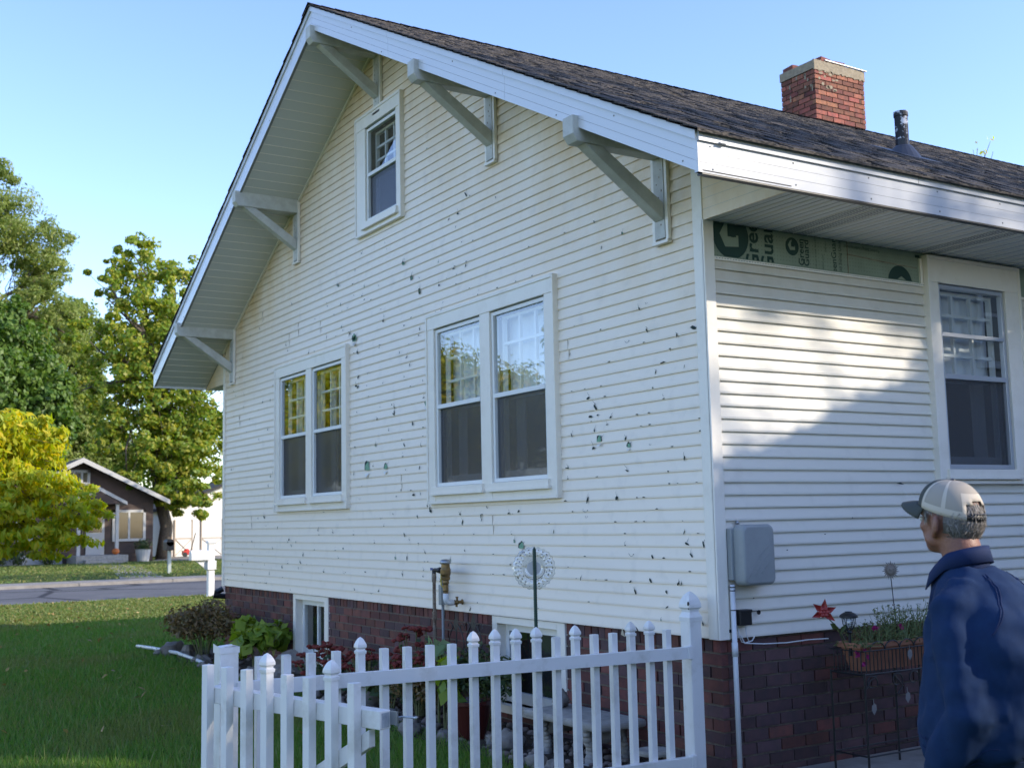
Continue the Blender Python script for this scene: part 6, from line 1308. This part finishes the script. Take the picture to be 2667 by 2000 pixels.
b.add(V, [(i*n+j, i*n+j+1, (i+1)*n+j+1, (i+1)*n+j) for i in range(6) for j in range(n-1)]); co_ = b.build('collar', M['jacket_collar'], None, smooth=True); co_.parent = jk
sol = co_.modifiers.new('s', 'SOLIDIFY'); sol.thickness = .004
tree_ = BVHTree.FromPolygons([v.co for v in jk.data.vertices], [p.vertices for p in jk.data.polygons])
def onto(p, off=.001):
    l, nn, i_, d = tree_.find_nearest(Vector(p)); return l+nn*off
b = MB()
for sx in (-1, 1):
    for o_ in (-.006, .006): b.tube([onto((sx*(.075+.105*t+o_), -.12-.09*math.sin(t*2.2), 1.38-.20*t)) for t in np.linspace(0,1,16)], .0014, 5)
b.tube([onto((0,.2,z)) for z in np.linspace(.82,1.31,16)], .004, 6)
for z in (.845,.868): b.tube([onto((.26*math.cos(a), .2*math.sin(a), z)) for a in np.linspace(0,6.28,50)], .0013, 5)
q_ = b.build('seam', M['jacket_collar'], None); q_.parent = jk
b = MB(); c = onto((-.105,.12,1.17), .002)
for k in range(5):
    p0 = onto((-.145+.02*k,.19,1.20), .002); p1 = onto((-.150+.02*k,.19,1.165), .002); b.tube([p0, (p0+p1)/2, p1], .003, 5, mat=k % 2)
b.tube([onto((-.16+.012*k,.19,1.215+.004*math.sin(k))) for k in range(9)], .003, 5, mat=0)
q_ = b.build('embroidery', [mat('red thread', (.35,.02,.02), .7), mat('white thread', (.6,.6,.6), .7)], None); q_.parent = jk
b = MB()
for sx in (-1, 1):
    b.tube([(.085*sx,-.05,.90),(.105*sx,-.01,.62),(.105*sx,.01,.35),(.105*sx,.0,.07)], [.108,.088,.078,.072], 18)
b.ball((0,-.05,.87), (.175,.135,.10), 20, 10); q_ = fuse(b, 'trousers', .011, 3, M['jeans'], man)
for sx in (-1, 1):
    b = MB(); b.ball((.105*sx,.055,.05), (.052,.145,.050), 16, 10); b.box(.105*sx-.05,.105*sx+.05,-.08,.18,.0,.018); b.tube([(.105*sx,-.02,.04),(.105*sx,-.01,.14)], .055, 14)
    q_ = fuse(b, 'boot', .009, 2, M['boot'], man)

# hair below the cap, cap with mesh back, brim and snap strap
rg = np.random.default_rng(6); P, Q = [], []
for i in range(6000):
    d = rg.normal(0,1,3); d /= np.linalg.norm(d); p = np.array((0,.052,1.515))+d*np.array((.080,.098,.088))
    y = p[1]
    if p[2] > (1.545 if y > .0 else 1.61) or p[2] < 1.436+.02*(y > .0)+.030*(y > .03): continue
    if y > .10 or (y > .062 and p[2] < 1.50): continue
    if abs(p[0]) > .058 and .012 < y < .085 and p[2] < 1.533: continue
    P.append(p+d*.004); Q.append(d)
P = [tuple(HM @ Vector(p)) for p in P]; Q = [tuple(HM.to_3x3() @ Vector(q)) for q in Q]
hr = leafmesh('hair', P, np.array(Q)*3, .030, M['hair'], None, aspect=.11, fold=.1, seed=2, droop=2.4); hr.parent = man
b = MB(); hair_base = MB(); hair_base.ball((0,.050,1.513), (.079,.0955,.082), 24, 14); hx(hair_base, 0)
keepf = []
for f in hair_base.f:
    c = sum((HM.inverted() @ Vector(hair_base.v[i]) for i in f), Vector())/len(f)
    if c.z < (1.55 if c.y > 0 else 1.61) and c.z > 1.443+.02*(c.y > .0) and c.y < .058 and not (abs(c.x) > .066 and .030 < c.y < .075 and c.z < 1.527): keepf.append(f)
hair_base.f = keepf; hair_base.m = [0]*len(keepf); q_ = hair_base.build('scalp_hair', M['hair'], None, smooth=True); q_.parent = hr
cc = Vector((0,.058,1.532)); nA, nB = 48, 14
def dome(a, t, k=1.0):      # a: angle from the front, t: 0 rim to 1 top
    th = t*math.pi/2; rx, ry, rz = .0845*k, .1080*k, .108*k
    x, y = math.sin(a)*math.cos(th)**.86, math.cos(a)*math.cos(th)**.86
    rim = .006+.020*y-(0.004)
    return Vector((cc.x+x*rx, cc.y+y*ry, cc.z+rim*(1-t)+math.sin(th)*rz*(.93+.07*max(0,y))))
b = MB(); V = []
for i in range(nB+1):
    for j in range(nA): V.append(dome(2*math.pi*j/nA, i/nB))
b.add(V, [])
for i in range(nB):
    for j in range(nA):
        a = 2*math.pi*(j+.5)/nA; a_ = min(a, 2*math.pi-a); t = (i+.5)/nB
        if a_ > 2.68 and t < .36-.5*(3.14-a_)**2 and t > .15 : continue          # opening above the strap
        if a_ > 2.62 and t <= .15: m_ = 2
        elif a_ < 1.0: m_ = 0
        elif t < .17 or abs(a_-1.06) < .07: m_ = 1
        elif abs(a_-1.85) < .07: m_ = 1
        elif a_ > 2.50 and t < .48: m_ = 1
        else: m_ = 3
        b.f.append((i*nA+j, i*nA+(j+1)%nA, (i+1)*nA+(j+1)%nA, (i+1)*nA+j)); b.m.append(m_)
hx(b, 0); cap = b.build('cap', [M['cap_front'], M['cap_band'], M['black'], M['cap_mesh']], None, smooth=True); cap.parent = man
sl = cap.modifiers.new('s', 'SOLIDIFY'); sl.thickness = .0022; sl.offset = 1
b = MB(); n = 24; V = []
for k in range(6):
    r_ = k/5
    for j in range(n+1):
        a = math.radians(-66+132*j/n); p = dome(a, .02, 1.0); out = Vector((math.sin(a)*.35, math.cos(a), 0)); ln_ = .078*max(.0, math.cos(a*1.18))**.55
        V.append(p+out*ln_*r_+Vector((0,0,.004*r_-.034*r_*abs(math.sin(a))**1.6-.012*r_*r_)))
b.add(V, [(k*(n+1)+j, k*(n+1)+j+1, (k+1)*(n+1)+j+1, (k+1)*(n+1)+j) for k in range(5) for j in range(n)]); hx(b, 0)
br_ = b.build('brim', M['cap_front'], None, smooth=True); br_.parent = cap; sl = br_.modifiers.new('s', 'SOLIDIFY'); sl.thickness = .004
b = MB()
for k in range(2):
    for j in range(7):
        a = math.pi+(-.36+.12*j); p = dome(a, .05+.07*k, 1.03); b.ball(p, .0028, 6, 4)
b.ball(dome(0,1.0)+Vector((0,0,.002)), (.008,.008,.005), 10, 6)
hx(b, 0); q_ = b.build('snap', M['black'], None); q_.parent = cap
